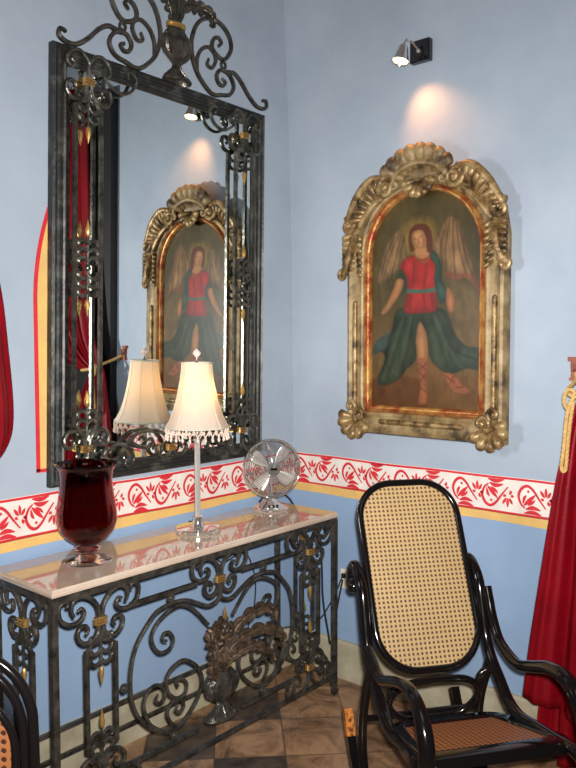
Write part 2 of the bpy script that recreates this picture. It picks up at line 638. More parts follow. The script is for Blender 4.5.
def ribbon(pts, w0, fn, mb, mi, closed=False, k=5, wmid=None):
    """flat brush stroke of varying width in wall coordinates (s, z)"""
    P = spl(pts, k)
    n = len(P)
    vs = []
    for i, p in enumerate(P):
        a = P[max(0, i - 1)]
        b = P[min(n - 1, i + 1)]
        dx, dz = b[0] - a[0], b[1] - a[1]
        L = math.hypot(dx, dz) or 1
        t = i / (n - 1)
        ww = w0(t)
        vs.append(fn(p[0] - dz / L * ww, p[1] + dx / L * ww))
        vs.append(fn(p[0] + dz / L * ww, p[1] - dx / L * ww))
    mb.add(vs, [(2 * i, 2 * i + 1, 2 * i + 3, 2 * i + 2) for i in range(n - 1)], mi)


def motif(mb, fn, s0, flip, sc=1.0, mirror=1):
    """one spiral with its leaves and tuft; local box about 0.145 wide, z -0.06..0.06"""
    def g(x, z):
        return fn(s0 + mirror * x * sc, (z if not flip else -z) * sc)
    lead = lambda t: 0.0048 * (0.55 + 0.6 * math.sin(PI * min(1, t * 1.05)))
    leaf = lambda t: 0.0072 * math.sin(PI * (0.06 + 0.9 * t)) + 0.0005
    thin = lambda t: 0.0050 * math.sin(PI * (0.06 + 0.9 * t)) + 0.0005
    ribbon([(.025, -.038), (.0086, -.022), (0, .0065), (.012, .0335), (.033, .0435), (.055, .029), (.078, -.003), (.101, -.032)], lead, g, mb, 2)
    ribbon([(.020, -.028), (.040, -.008), (.062, .014)], leaf, g, mb, 2)
    ribbon([(.017, -.022), (.022, .000), (.030, .010)], thin, g, mb, 2)
    ribbon([(.034, -.026), (.050, -.016), (.062, -.004)], thin, g, mb, 2)
    ang = [2 * PI * i / 10 for i in range(10)]
    mb.add([g(0.036 + 0.0048 * math.cos(t), 0.024 + 0.0052 * math.sin(t)) for t in ang], [tuple(range(10))], 2)
    for a, m, b in (((.028, -.041), (.053, -.033), (.083, -.040)), ((.022, -.055), (.054, -.050), (.086, -.057))):
        ribbon([a, m, b], leaf, g, mb, 2)
    for a, b in (((.096, .008), (.080, .032)), ((.101, .009), (.100, .043)), ((.106, .008), (.119, .030)), ((.094, -.002), (.082, .004)), ((.108, -.004), (.114, -.020)), ((.111, .001), (.124, .000))):
        ribbon([a, ((a[0] + b[0]) / 2, (a[1] + b[1]) / 2), b], thin, g, mb, 2)


def wob(s, k):
    return 0.0022 * math.sin(s * 5.1 + k) + 0.0013 * math.sin(s * 13 + 2 * k)


def band(name, s0, s1, pt, flipdir):
    """pt(s, z, layer) -> 3D"""
    mb = MB()
    n = 60

    def strip(za, zb, mi, layer, ka, kb):
        vs = []
        for i in range(n + 1):
            s = s0 + (s1 - s0) * i / n
            vs += [pt(s, za + wob(s, ka), layer), pt(s, zb + wob(s, kb), layer)]
        mb.add(vs, [(2 * i, 2 * i + 1, 2 * i + 3, 2 * i + 2) for i in range(n)], mi)
    strip(Z0 - 0.002, Z1 + 0.002, 0, 1, 1, 2)
    strip(ZY, Z0, 1, 1, 3, 1)
    strip(Z1 - 0.009, Z1, 2, 2, 2, 2.1)
    strip(Z0, Z0 + 0.008, 2, 2, 1, 1.1)
    zc = (Z0 + Z1) / 2
    fn = lambda s, z: pt(s, zc + z + wob(s, 1.5) * 0.6, 2)
    s = s0 + 0.01
    i = 0
    while s + 0.135 < s1:
        motif(mb, fn, s, i % 2 == 1, 1.08, 1)
        s += 0.153 if i % 2 else 0.131
        i += 1
    o = mb.build(name, [M_white, M_yel, M_red], None, False)
    o['kind'] = 'structure'
    return o


def wallx(y):
    return 0


def right_pt(s, z, layer):
    y = -s
    k = max(0.0, 1 - s / 0.28)
    k = k * k * (3 - 2 * k)
    return (lean(z) * k - 0.0012 * layer, y, z)


band('trim_1', -1.86, -0.001, lambda s, z, l: (s, -0.0012 * l, z), 1)
band('trim_2', 0.001, 1.435, right_pt, -1)

# painted arch behind the mirror: yellow field with a red outline
mb = MB()
zb, zt = 1.115, 1.70


def arch_half(z):
    return 0.578 if z <= zt else 0.578 - 0.30 * ((z - zt) / 0.75) ** 2


N_ = 40
vs, vr = [], []
for i in range(N_ + 1):
    z = zb + (zt + 0.6 - zb) * i / N_
    hw = arch_half(z)
    vs += [(-0.81 - hw, -0.001, z), (-0.85 + hw, -0.001, z)]
    vr += [(-0.81 - hw - 0.004, -0.002, z), (-0.81 - hw + 0.012, -0.002, z)]
mb.add(vs, [(2 * i, 2 * i + 1, 2 * i + 3, 2 * i + 2) for i in range(N_)], 0)
mb.add(vr, [(2 * i, 2 * i + 1, 2 * i + 3, 2 * i + 2) for i in range(N_)], 1)
mb.add([(-x - 1.66, y, z) for x, y, z in vr], [(2 * i, 2 * i + 1, 2 * i + 3, 2 * i + 2) for i in range(N_)], 1)
mb.add([(-1.392, -0.002, zb - 0.004), (-0.268, -0.002, zb - 0.004), (-0.268, -0.002, zb + 0.008), (-1.392, -0.002, zb + 0.008)], [(0, 1, 2, 3)], 1)
structure(mb, 'trim_3', [M_yel, M_red])

# ------------------------------------------------------------------ ironwork pieces in a plane
def mapper(kind, a, b=0.0):
    if kind == 'front':            # plane y = a, horizontal coordinate is x
        return (lambda s, z, d=0.0: (s, a - d, z)), Vector((0, 1, 0))
    return (lambda s, z, d=0.0: (a - d, s, z)), Vector((1, 0, 0))


def bar2(mb, fn, nrm, pts, r, k=5, a=None, b=0.45, flat=1.25, n=8, d=0.0, mi=0, ball=True):
    P = spl(pts, k)
    R = taper(len(P), r, a, b, 0.22)
    mb.tube([fn(p[0], p[1], d) for p in P], R, n, up=nrm, flat=flat, mi=mi)
    if ball and b is not None:
        mb.ball(fn(P[-1][0], P[-1][1], d), r * 0.85, mi, 6)


STALK = [(.004, -.012), (.005, .0), (.006, .03), (.014, .055), (.035, .08), (.063, .094), (.088, .093), (.104, .08), (.107, .06), (.097, .037)]
CEE = [(.126, .073), (.119, .079), (.121, .089), (.133, .093), (.147, .085), (.152, .067), (.144, .038), (.117, .017), (.088, .016), (.066, .028), (.061, .045), (.070, .057), (.080, .053)]
DOWN = [(.006, .008), (.007, -.01), (.013, -.035), (.03, -.053), (.056, -.06), (.08, -.042), (.086, -.018), (.075, -.002), (.055, -.004), (.046, -.018), (.053, -.027)]
SHOUL = [(.003, -.028), (.011, -.05), (.033, -.070), (.056, -.088)]


def clamp(mb, fn, nrm, s, z, w=0.019, mi=0):
    mb.tube([fn(s - w * 0.98, z - 0.010), fn(s - w * 0.98, z + 0.010)], 0.003, 6, up=nrm, flat=2.0, mi=mi)
    for dz in (-0.0095, 0, 0.0095):
        mb.tube([fn(s - w, z + dz), fn(s + w, z + dz)], 0.0046, 8, up=nrm, flat=3.0, mi=mi)


def spray(mb, fn, nrm, s, z0, z1, sgn, hw=0.05, levels=3, r=0.0042, lm=0):
    """leafy spray hanging (sgn=-1) or rising (+1) from z0 towards z1 around a stem"""
    Lh = abs(z1 - z0)
    mb.tube([fn(s, z0), fn(s, z0 + sgn * Lh * 0.5), fn(s, z1)], [r * 1.3, r * 1.1, r * 0.8], 8, up=nrm, mi=lm)
    for q in range(levels):
        zb_ = z0 + sgn * Lh * (0.12 + 0.27 * q)
        for sx in (-1, 1):
            pts = [(s, zb_), (s + sx * hw * 0.35, zb_ + sgn * Lh * 0.14), (s + sx * hw * 0.75, zb_ + sgn * Lh * 0.10),
                   (s + sx * hw * 0.86, zb_ - sgn * Lh * 0.02), (s + sx * hw * 0.66, zb_ - sgn * Lh * 0.05)]
            P = spl(pts, 4)
            R = [r * (0.7 + 1.2 * math.sin(PI * min(1, i / (len(P) - 1)))) for i in range(len(P))]
            mb.tube([fn(p[0], p[1], 0.002) for p in P], R, 6, up=nrm, flat=0.8, mi=lm)


def spear(mb, fn, s, z0, z1, r=0.009, mi=0):
    P = [fn(s, z0 + (z1 - z0) * t) for t in (0, .12, .35, .7, 1)]
    mb.tube(P, [r * .5, r * .9, r, r * .55, r * .08], 8, mi=mi)


# ------------------------------------------------------------------ console table
YF, YB = -0.374, -0.037
XL, XR = -1.566, -0.167
HT = 0.82
ZC = 0.430           # the ironwork mirrors top to bottom about this height
tb = thing('console_table', (-0.867, -0.2, 0), 'long wrought iron scrollwork console table with a pinkish marble top against the blue wall', 'console table')
# marble slab with a moulded edge
mb = MB()
x0, x1, y0, y1 = -1.578, -0.155, -0.386, -0.017
prof = [(0.010, 0.7935), (0.002, 0.797), (0.0, 0.803), (0.0, 0.811), (0.004, 0.8145), (0.006, 0.820)]
rings = []
for inset, z in prof:
    rings.append([(x0 + inset, y0 + inset, z), (x1 - inset, y0 + inset, z), (x1 - inset, y1 - inset, z), (x0 + inset, y1 - inset, z)])
vs = [p for r_ in rings for p in r_]
fs = [(i * 4 + j, i * 4 + (j + 1) % 4, (i + 1) * 4 + (j + 1) % 4, (i + 1) * 4 + j) for i in range(len(prof) - 1) for j in range(4)]
k5 = (len(prof) - 1) * 4
fs += [(3, 2, 1, 0), (k5, k5 + 1, k5 + 2, k5 + 3)]
mb.add(vs, fs)
mb.build('marble_top', M_marble, tb, False)
# legs
for lx in (XL, XR):
    for ly in (YF, YB):
        mb = MB()
        mb.tube([(lx, ly, 0.0), (lx, ly, 0.79)], 0.0105, 4, up=(1, 0, 0), square=True)
        sx = 1 if lx == XL else -1
        P = spl([(lx, ly, 0.03), (lx + sx * 0.01, ly, 0.008), (lx - sx * 0.012, ly, 0.006), (lx - sx * 0.026, ly, 0.016)], 4)
        mb.tube(P, 0.007, 8)
        if ly == YF:
            P = spl([(lx + sx * 0.085, ly, 0.082), (lx + sx * 0.05, ly, 0.088), (lx + sx * 0.026, ly, 0.07), (lx + sx * 0.014, ly, 0.03), (lx + sx * 0.002, ly, 0.012)], 4)
            mb.tube(P, 0.0065, 8)
        mb.build('leg', M_iron, tb)
# outer frame bars
for (a, b) in (((XL, YF), (XR, YF)), ((XL, YB), (XR, YB)), ((XL, YF), (XL, YB)), ((XR, YF), (XR, YB))):
    mb = MB()
    mb.tube([(a[0], a[1], 0.784), (b[0], b[1], 0.784)], 0.0095, 4, up=(0, 0, 1), square=True)
    mb.build('top_rail', M_iron, tb)
    mb = MB()
    mb.tube([(a[0], a[1], 0.083), (b[0], b[1], 0.083)], 0.0075, 4, up=(0, 0, 1), square=True)
    mb.build('bottom_rail', M_iron, tb)
mb = MB(); mb.tube([(XL, YB, 0.183), (XR, YB, 0.183)], 0.0075, 4, up=(0, 0, 1), square=True); mb.build('back_rail', M_iron, tb)


def pilaster(parent, fn, nrm, c, zt=0.680, zc=ZC, cees=(1, 1), squeeze=1.0, hw=0.055, r=0.0078, M1=M_iron, name='pilaster'):
    """twin bars between two clamps; scrolls, leaf sprays and gilt tips, mirrored top to bottom"""
    mb = MB()
    fl = lambda z: 2 * zc - z
    gilt = []
    for vert in (0, 1):
        ff = (lambda s, z, d=0.0: fn(s, z, d)) if not vert else (lambda s, z, d=0.0: fn(s, fl(z), d))
        for sx in (-1, 1):
            q = lambda L: [(c + sx * a * squeeze, zt + b) for a, b in L]
            bar2(mb, ff, nrm, q(STALK), r, a=None, b=0.6, ball=False)
            bar2(mb, ff, nrm, q(DOWN), r * 0.95, b=0.6)
            if cees[0 if sx < 0 else 1]:
                bar2(mb, ff, nrm, q(CEE), r * 0.92, a=0.6, b=0.6)
            bar2(mb, ff, nrm, q(SHOUL), r * 0.8, b=None, ball=False, flat=1.0)
        spray(mb, ff, nrm, c, zt - 0.035, zt - 0.165, -1, hw * 0.86)
        g1, g2 = MB(), MB()
        clamp(g1, ff, nrm, c, zt)
        spear(g2, ff, c, zt - 0.150, zt - 0.212)
        gilt += [('gilt_clamp', g1), ('gilt_tip', g2)]
    for sx in (-1, 1):
        mb.tube([fn(c + sx * hw * squeeze, zt - 0.085), fn(c + sx * hw * squeeze, fl(zt - 0.085))], r * 0.9, 4, up=nrm, square=True, mi=0)
    o = mb.build(name, M1, parent)
    for nm, g_ in gilt:
        g_.build(nm, M_gold, o, label='gold clamp' if nm == 'gilt_clamp' else 'gold spear tip')
    return o


fF, nF = mapper('front', YF)
for cx in (-1.397, -0.337):
    pilaster(tb, fF, nF, cx)
for xe in (XL, XR):
    fE, nE = mapper('end', xe)
    pilaster(tb, fE, nE, -0.2, squeeze=0.92, name='end_pilaster')

# inner rails that end in the C scrolls
XC = -0.867
for zz in (0.699, 2 * ZC - 0.699):
    for sx in (-1, 1):
        mb = MB()
        mb.tube([fF(XC + sx * 0.413, zz), fF(XC + sx * 0.115, zz)], 0.0072, 4, up=nF, square=True)
        mb.build('scroll_rail', M_iron, tb)

OV_L = [(-1.079, 0.658), (-1.111, 0.658), (-1.13, 0.655), (-1.173, 0.643), (-1.215, 0.607), (-1.251, 0.565), (-1.27, 0.524), (-1.281, 0.476), (-1.284, 0.426), (-1.277, 0.366), (-1.249, 0.303), (-1.202, 0.251), (-1.151, 0.216), (-1.11, 0.203),
        (-1.065, 0.212), (-1.029, 0.234), (-0.989, 0.273), (-0.965, 0.314), (-0.964, 0.352), (-0.988, 0.397), (-1.034, 0.433), (-1.069, 0.438), (-1.113, 0.42), (-1.131, 0.387), (-1.121, 0.345), (-1.085, 0.313), (-1.046, 0.316), (-1.036, 0.348), (-1.058, 0.375), (-1.084, 0.373), (-1.078, 0.355)]
OV_B = [(-1.135, 0.209), (-1.196, 0.256), (-1.222, 0.305), (-1.229, 0.349), (-1.206, 0.384), (-1.17, 0.39), (-1.141, 0.366), (-1.137, 0.337), (-1.157, 0.322), (-1.178, 0.336), (-1.170, 0.353)]
OV_C = [(-1.085, 0.205), (-1.121, 0.252), (-1.125, 0.286), (-1.097, 0.31), (-1.065, 0.303), (-1.051, 0.273), (-1.07, 0.257), (-1.088, 0.270), (-1.08, 0.283)]
OV_T = [(-0.93, 0.535), (-0.955, 0.562), (-0.985, 0.595), (-1.025, 0.627), (-1.067, 0.642), (-1.118, 0.633), (-1.166, 0.607), (-1.192, 0.571), (-1.185, 0.531), (-1.155, 0.498), (-1.113, 0.499), (-1.097, 0.526), (-1.112, 0.557), (-1.14, 0.56), (-1.144, 0.541), (-1.128, 0.532)]
ARM = [(-.864, 0.690), (-.864, 0.639), (-0.883, 0.611), (-0.927, 0.603), (-0.979, 0.626), (-1.025, 0.648), (-1.064, 0.657), (-1.10, 0.658)]
for sx in (1, -1):
    mir = (lambda L: L) if sx == 1 else (lambda L: [(2 * XC - a, b) for a, b in L])
    mb = MB()
    bar2(mb, fF, nF, mir(OV_L), 0.0068, b=0.7)
    bar2(mb, fF, nF, mir(OV_B), 0.0062, b=0.7)
    bar2(mb, fF, nF, mir(OV_C), 0.0060, b=0.7)
    bar2(mb, fF, nF, mir(OV_T), 0.0062, b=0.7)
    bar2(mb, fF, nF, mir(ARM), 0.0068, b=None, ball=False)
    for (kx, kz) in mir([(-1.105, 0.677), (-1.309, 0.427), (-1.096, 0.184)]):
        ring = [fF(kx + 0.011 * math.cos(2 * PI * i / 14), kz + 0.011 * math.sin(2 * PI * i / 14)) for i in range(14)]
        mb.tube(ring, 0.0052, 8, closed=True, up=nF, flat=1.3)
        mb.ball(fF(kx, kz), 0.006, 0, 6)
    mb.build('oval_scroll', M_iron, tb)
# centre: stalks, cees and small scrolls under the apron
mb = MB()
gold = MB()
for sx in (-1, 1):
    q = lambda L: [(XC + sx * a * 0.92, 0.690 + b * 0.92) for a, b in L]
    bar2(mb, fF, nF, q(STALK), 0.0075, a=None, b=0.6, ball=False)
    bar2(mb, fF, nF, q(CEE), 0.007, a=0.6, b=0.6)
    bar2(mb, fF, nF, q(DOWN), 0.0072, b=0.6)
clamp(gold, fF, nF, XC, 0.690)
o = mb.build('centre_scroll', M_iron, tb)
gold.build('gilt_clamp', M_gold, o, label='gold clamp')


def urn_profile(w):
    # (radius, height) of a fluted urn of unit width w, 0..1 tall
    return [(0.46 * w, 0.0), (0.44 * w, 0.05), (0.30 * w, 0.12), (0.16 * w, 0.22), (0.13 * w, 0.30), (0.22 * w, 0.36), (0.42 * w, 0.48), (0.50 * w, 0.62),
            (0.47 * w, 0.72), (0.34 * w, 0.84), (0.24 * w, 0.92), (0.25 * w, 0.97), (0.30 * w, 1.0), (0.001, 1.0)]


def urn(parent, c, z0, hgt, w, depth, m, nrm_axis='y', gold_mat=M_gold):
    """half-round fluted urn with raised petal outlines on its front"""
    mb = MB()
    n = 28
    prof = urn_profile(w)
    vs = []
    for i in range(n):
        a = 2 * PI * i / n
        for r_, t in prof:
            vs.append((c[0] + r_ * math.cos(a), c[1] + r_ * math.sin(a) * depth, z0 + t * hgt))
    k = len(prof)
    mb.add(vs, [(i * k + j, ((i + 1) % n) * k + j, ((i + 1) % n) * k + j + 1, i * k + j + 1) for i in range(n) for j in range(k - 1)])

    def on(a, t):
        # point on the urn's surface at angle a from the front, height t
        rr = np.interp(t, [p[1] for p in prof[:-1]], [p[0] for p in prof[:-1]])
        return (c[0] + rr * 1.03 * math.sin(a), c[1] - rr * depth * 1.04 * math.cos(a), z0 + t * hgt)
    for a0 in (-1.15, -0.40, 0.40, 1.15):
        pts = [(a0 * 0.5, 0.30), (a0 - 0.30, 0.45), (a0 - 0.33, 0.60), (a0 - 0.18, 0.72), (a0, 0.76), (a0 + 0.18, 0.72), (a0 + 0.33, 0.60), (a0 + 0.30, 0.45), (a0 * 0.5, 0.30)]
        mb.tube([on(*p) for p in spl(pts, 4)], w * 0.032, 6)
        pts = [(a0 * 0.6, 0.27), (a0 - 0.25, 0.15), (a0 - 0.2, 0.04), (a0 + 0.2, 0.04), (a0 + 0.25, 0.15), (a0 * 0.6, 0.27)]
        mb.tube([on(*p) for p in spl(pts, 3)], w * 0.028, 6)
    o = mb.build('urn', m, parent)
    gb = MB()
    for dz in (0.0, -0.035):
        ring = [(c[0] + w * 0.27 * math.cos(2 * PI * i / 20), c[1] + w * 0.27 * math.sin(2 * PI * i / 20) * depth, z0 + hgt * (0.975 + dz)) for i in range(20)]
        gb.tube(ring, w * 0.035, 8, closed=True)
    gb.build('gilt_collar', gold_mat, o, label='gold collar')
    return o


u = urn(tb, (XC, YF, 0), 0.165, 0.205, 0.165, 0.55, M_iron)


def plume(mb, path, wid, lobes=7, thick=0.004, seed=0, depth=1.0):
    """acanthus frond: a thin leaf with deep lobes, ribbed and curling towards the room"""
    rr = random.Random(seed)
    P = [Vector(p) for p in spl(path, 14)]
    n = len(P)
    nr = Vector((0, -1, 0))
    m_ = 9
    front, back = [], []
    for i in range(n):
        t = i / (n - 1)
        tg = (P[min(n - 1, i + 1)] - P[max(0, i - 1)]).normalized()
        sd = tg.cross(nr).normalized()
        ph = (t * lobes) % 1.0
        env = math.sin(PI * (0.10 + 0.86 * t)) ** 0.8
        saw = 0.42 + 0.58 * (math.sin(PI * ph) ** 0.6)
        hw = wid * env * saw + 0.002
        for j in range(m_):
            q = 2 * j / (m_ - 1) - 1
            sweep = tg * (abs(q) ** 1.5) * wid * 0.55
            rib = 0.0035 * math.cos(q * 3 * PI)
            curl = (q * q * 0.30 - 0.5 * abs(q) ** 4 * saw) * wid * depth
            p = P[i] + sd * q * hw + sweep + nr * (rib + curl)
            front.append(p + nr * thick * 0.5)
            back.append(p - nr * thick * 0.5)
    k = len(front)
    fs = []
    for i in range(n - 1):
        for j in range(m_ - 1):
            a, b, c, d = i * m_ + j, i * m_ + j + 1, (i + 1) * m_ + j + 1, (i + 1) * m_ + j
            fs += [(a, b, c, d), (k + a, k + d, k + c, k + b)]
    for i in range(n - 1):
        for j in (0, m_ - 1):
            a, b = i * m_ + j, (i + 1) * m_ + j
            fs.append((a, b, k + b, k + a))
    for i in (0, n - 1):
        for j in range(m_ - 1):
            a, b = i * m_ + j, i * m_ + j + 1
            fs.append((a, b, k + b, k + a))
    mb.add(front + back, fs)
    mb.tube([p + nr * 0.003 for p in P], [0.0045 * (1.1 - i / n) + 0.0012 for i in range(n)], 6)


yq = YF - 0.012
for i, (pth, wd) in enumerate((
        ([(-0.862, yq, 0.372), (-0.845, yq - 0.01, 0.44), (-0.80, yq - 0.02, 0.50), (-0.735, yq - 0.03, 0.532), (-0.668, yq - 0.035, 0.535), (-0.632, yq - 0.045, 0.515), (-0.630, yq - 0.05, 0.490)], 0.027),
        ([(-0.860, yq, 0.372), (-0.835, yq - 0.015, 0.42), (-0.78, yq - 0.03, 0.455), (-0.70, yq - 0.045, 0.462), (-0.63, yq - 0.055, 0.440), (-0.592, yq - 0.06, 0.405), (-0.598, yq - 0.06, 0.380)], 0.027),
        ([(-0.858, yq, 0.372), (-0.825, yq - 0.02, 0.39), (-0.77, yq - 0.035, 0.410), (-0.71, yq - 0.045, 0.400), (-0.665, yq - 0.055, 0.365), (-0.650, yq - 0.06, 0.335)], 0.024))):
    mb = MB()
    plume(mb, pth, wd, 8, 0.003, i)
    mb.build('acanthus_frond', M_rust, tb)
# drooping leaves and rosette on the left of the urn
mb = MB()
for i, (a, b, c_) in enumerate((((-0.875, yq, 0.38), (-0.905, yq - 0.03, 0.52), (-0.945, yq - 0.05, 0.545)), ((-0.94, yq - 0.03, 0.55), (-0.965, yq - 0.05, 0.515), (-0.955, yq - 0.05, 0.475)),
                                ((-0.93, yq - 0.03, 0.49), (-0.952, yq - 0.05, 0.445), (-0.935, yq - 0.04, 0.40)), ((-0.90, yq - 0.03, 0.47), (-0.905, yq - 0.05, 0.42), (-0.895, yq - 0.04, 0.375)),
                                ((-0.925, yq - 0.03, 0.43), (-0.945, yq - 0.045, 0.39), (-0.93, yq - 0.03, 0.345)), ((-0.88, yq - 0.02, 0.52), (-0.9, yq - 0.05, 0.47), (-0.93, yq - 0.04, 0.44)))):
    plume(mb, [a, b, c_], 0.032, 4, 0.003, 20 + i, 1.4)
mb.build('drooping_leaf', M_rust, tb)
mb = MB()
rc = Vector((-0.885, yq - 0.045, 0.515))
for ring_r, cnt, ph in ((0.026, 6, 0), (0.015, 5, 0.5)):
    for i in range(cnt):
        a = 2 * PI * i / cnt + ph
        p = rc + Vector((math.cos(a) * ring_r * 0.7, -0.004 if ring_r > 0.02 else -0.012, math.sin(a) * ring_r * 0.7))
        mb.ball(p, ring_r * 0.62, 0, 8, sc=(1, 0.45, 1))
mb.ball(rc + Vector((0, -0.016, 0)), 0.008)
mb.build('rosette', M_rust, tb)
mb = MB()
for dx, r0 in ((-0.012, 0.006), (0.0, 0.007), (0.012, 0.006)):
    mb.tube(spl([(XC + dx, YF, 0.37), (XC + dx * 1.6, YF - 0.01, 0.45), (XC + dx * 0.8 + 0.012, YF - 0.012, 0.54)], 5), r0, 8)
o = mb.build('bouquet_stem', M_iron, tb)
mb = MB()
mb.tube([(-0.854, YF - 0.012, 0.53), (-0.855, YF - 0.012, 0.545), (-0.856, YF - 0.012, 0.585)], [0.006, 0.009, 0.001], 8)
mb.build('gilt_tip', M_gold, o, label='gold spear tip of the bouquet')

# ------------------------------------------------------------------ wall mirror
mr = thing('wall_mirror', (-0.81, 0, 1.056), 'tall iron-framed mirror with scroll crest hanging over the console table', 'mirror')
mx0, mx1, mz0, mz1 = -1.354, -0.266, 1.056, 2.593


def lny(z):            # it tips a little forward from the wall
    return -0.020 * (z - mz0) / (mz1 - mz0)


def WP(x, z):
    # the mirror hangs slightly askew
    u, v = (x - mx0) / (mx1 - mx0), (z - mz0) / (mz1 - mz0)
    return x + v * (0.026 * (1 - u) + 0.004 * u), z - 0.016 * u * v


mb = MB()
fwid = 0.062
# moulding section: (inset from the outer edge, depth in front of wall)
sec = [(0.0, 0.002), (0.0, 0.030), (0.008, 0.037), (0.014, 0.031), (0.020, 0.030), (0.026, 0.036), (0.033, 0.036), (0.038, 0.029), (0.046, 0.027), (0.052, 0.031), (0.058, 0.027), (fwid, 0.010)]
vs = []
for ins, dp in sec:
    for (xx, zz) in ((mx0 + ins, mz0 + ins), (mx1 - ins, mz0 + ins), (mx1 - ins, mz1 - ins), (mx0 + ins, mz1 - ins)):
        vs.append((WP(xx, zz)[0], -dp + lny(zz), WP(xx, zz)[1]))
k = len(sec)
mb.add(vs, [(i * 4 + j, i * 4 + (j + 1) % 4, (i + 1) * 4 + (j + 1) % 4, (i + 1) * 4 + j) for i in range(k - 1) for j in range(4)])
mb.build('frame', M_mframe, mr, False)
mb = MB()
mb.add([(WP(mx0 + 0.05, mz0 + 0.05)[0], -0.011 + lny(mz0), WP(mx0 + 0.05, mz0 + 0.05)[1]), (WP(mx1 - 0.05, mz0 + 0.05)[0], -0.011 + lny(mz0), WP(mx1 - 0.05, mz0 + 0.05)[1]), (WP(mx1 - 0.05, mz1 - 0.05)[0], -0.011 + lny(mz1), WP(mx1 - 0.05, mz1 - 0.05)[1]), (WP(mx0 + 0.05, mz1 - 0.05)[0], -0.011 + lny(mz1), WP(mx0 + 0.05, mz1 - 0.05)[1])], [(0, 1, 2, 3)])
mb.add([(WP(mx0 + 0.05, mz0 + 0.05)[0], -0.003 + lny(mz0), WP(mx0 + 0.05, mz0 + 0.05)[1]), (WP(mx1 - 0.05, mz0 + 0.05)[0], -0.003 + lny(mz0), WP(mx1 - 0.05, mz0 + 0.05)[1]), (WP(mx1 - 0.05, mz1 - 0.05)[0], -0.003 + lny(mz1), WP(mx1 - 0.05, mz1 - 0.05)[1]), (WP(mx0 + 0.05, mz1 - 0.05)[0], -0.003 + lny(mz1), WP(mx0 + 0.05, mz1 - 0.05)[1])], [(3, 2, 1, 0)])
mb.build('glass', M_glass, mr, False)
# crest
XM = -0.785
YC = -0.058
fC = lambda s, z, d=0.0: (s, YC - d, z)
CR1 = [(-0.537, 2.600), (-0.58, 2.590), (-0.617, 2.602), (-0.668, 2.646), (-0.697, 2.7), (-0.705, 2.765), (-0.683, 2.833), (-0.641, 2.877), (-0.588, 2.894), (-0.535, 2.885), (-0.494, 2.853), (-0.48, 2.812), (-0.494, 2.776), (-0.526, 2.747), (-0.567, 2.755), (-0.592, 2.78), (-0.584, 2.813), (-0.558, 2.828), (-0.538, 2.813), (-0.552, 2.797)]
CR2 = [(-0.676, 2.660), (-0.674, 2.713), (-0.65, 2.755), (-0.611, 2.774), (-0.58, 2.758), (-0.572, 2.729), (-0.592, 2.696), (-0.619, 2.702), (-0.612, 2.724)]
CR3 = [(-0.56, 2.593), (-0.537, 2.600), (-0.491, 2.612), (-0.467, 2.647), (-0.481, 2.682), (-0.508, 2.7), (-0.545, 2.7), (-0.566, 2.673), (-0.557, 2.645), (-0.532, 2.638), (-0.516, 2.656), (-0.532, 2.664)]
CR4 = [(-0.522, 2.701), (-0.49, 2.705), (-0.462, 2.707), (-0.424, 2.684), (-0.376, 2.636), (-0.327, 2.603), (-0.286, 2.600), (-0.260, 2.615), (-0.264, 2.638), (-0.284, 2.636)]
for sx in (1, -1):
    mir = (lambda L: L) if sx == 1 else (lambda L: [(2 * XM - a, b) for a, b in L])
    mb = MB()
    for L, r_ in ((CR1, 0.0085), (CR2, 0.0075), (CR3, 0.008), (CR4, 0.0085)):
        bar2(mb, fC, nF, mir(L), r_, b=0.75, flat=1.2)
    (kx, kz), = mir([(-0.527, 2.724)])
    mb.tube([fC(kx + 0.013 * math.cos(2 * PI * i / 14), kz + 0.013 * math.sin(2 * PI * i / 14)) for i in range(14)], 0.006, 8, closed=True, up=nF)
    mb.build('crest_scroll', M_iron, mr)
u = urn(mr, (XM, YC, 0), 2.588, 0.225, 0.150, 0.5, M_iron)
mb = MB()
zt = 2.805
cxx = XM
plume(mb, [(cxx, YC, zt), (cxx - 0.04, YC - 0.01, zt + 0.07), (cxx - 0.09, YC - 0.02, zt + 0.13), (cxx - 0.15, YC - 0.03, zt + 0.15)], 0.030, 7, 0.003, 3)
mb.build('acanthus_leaf', M_iron, mr)
mb = MB()
plume(mb, [(cxx, YC, zt), (cxx + 0.04, YC - 0.01, zt + 0.08), (cxx + 0.10, YC - 0.02, zt + 0.10), (cxx + 0.15, YC - 0.04, zt + 0.085), (cxx + 0.165, YC - 0.04, zt + 0.05)], 0.030, 7, 0.003, 4)
mb.build('acanthus_leaf', M_iron, mr)
mb = MB()
for dx in (-0.02, 0.0, 0.02):
    mb.tube(spl([(cxx + dx * 0.4, YC, zt), (cxx + dx, YC - 0.01, zt + 0.09), (cxx + dx * 2.2, YC - 0.015, zt + 0.2)], 4), [0.009] * 4 + [0.011] * 4 + [0.004], 8)
mb.build('crest_stem', M_pewter, mr)

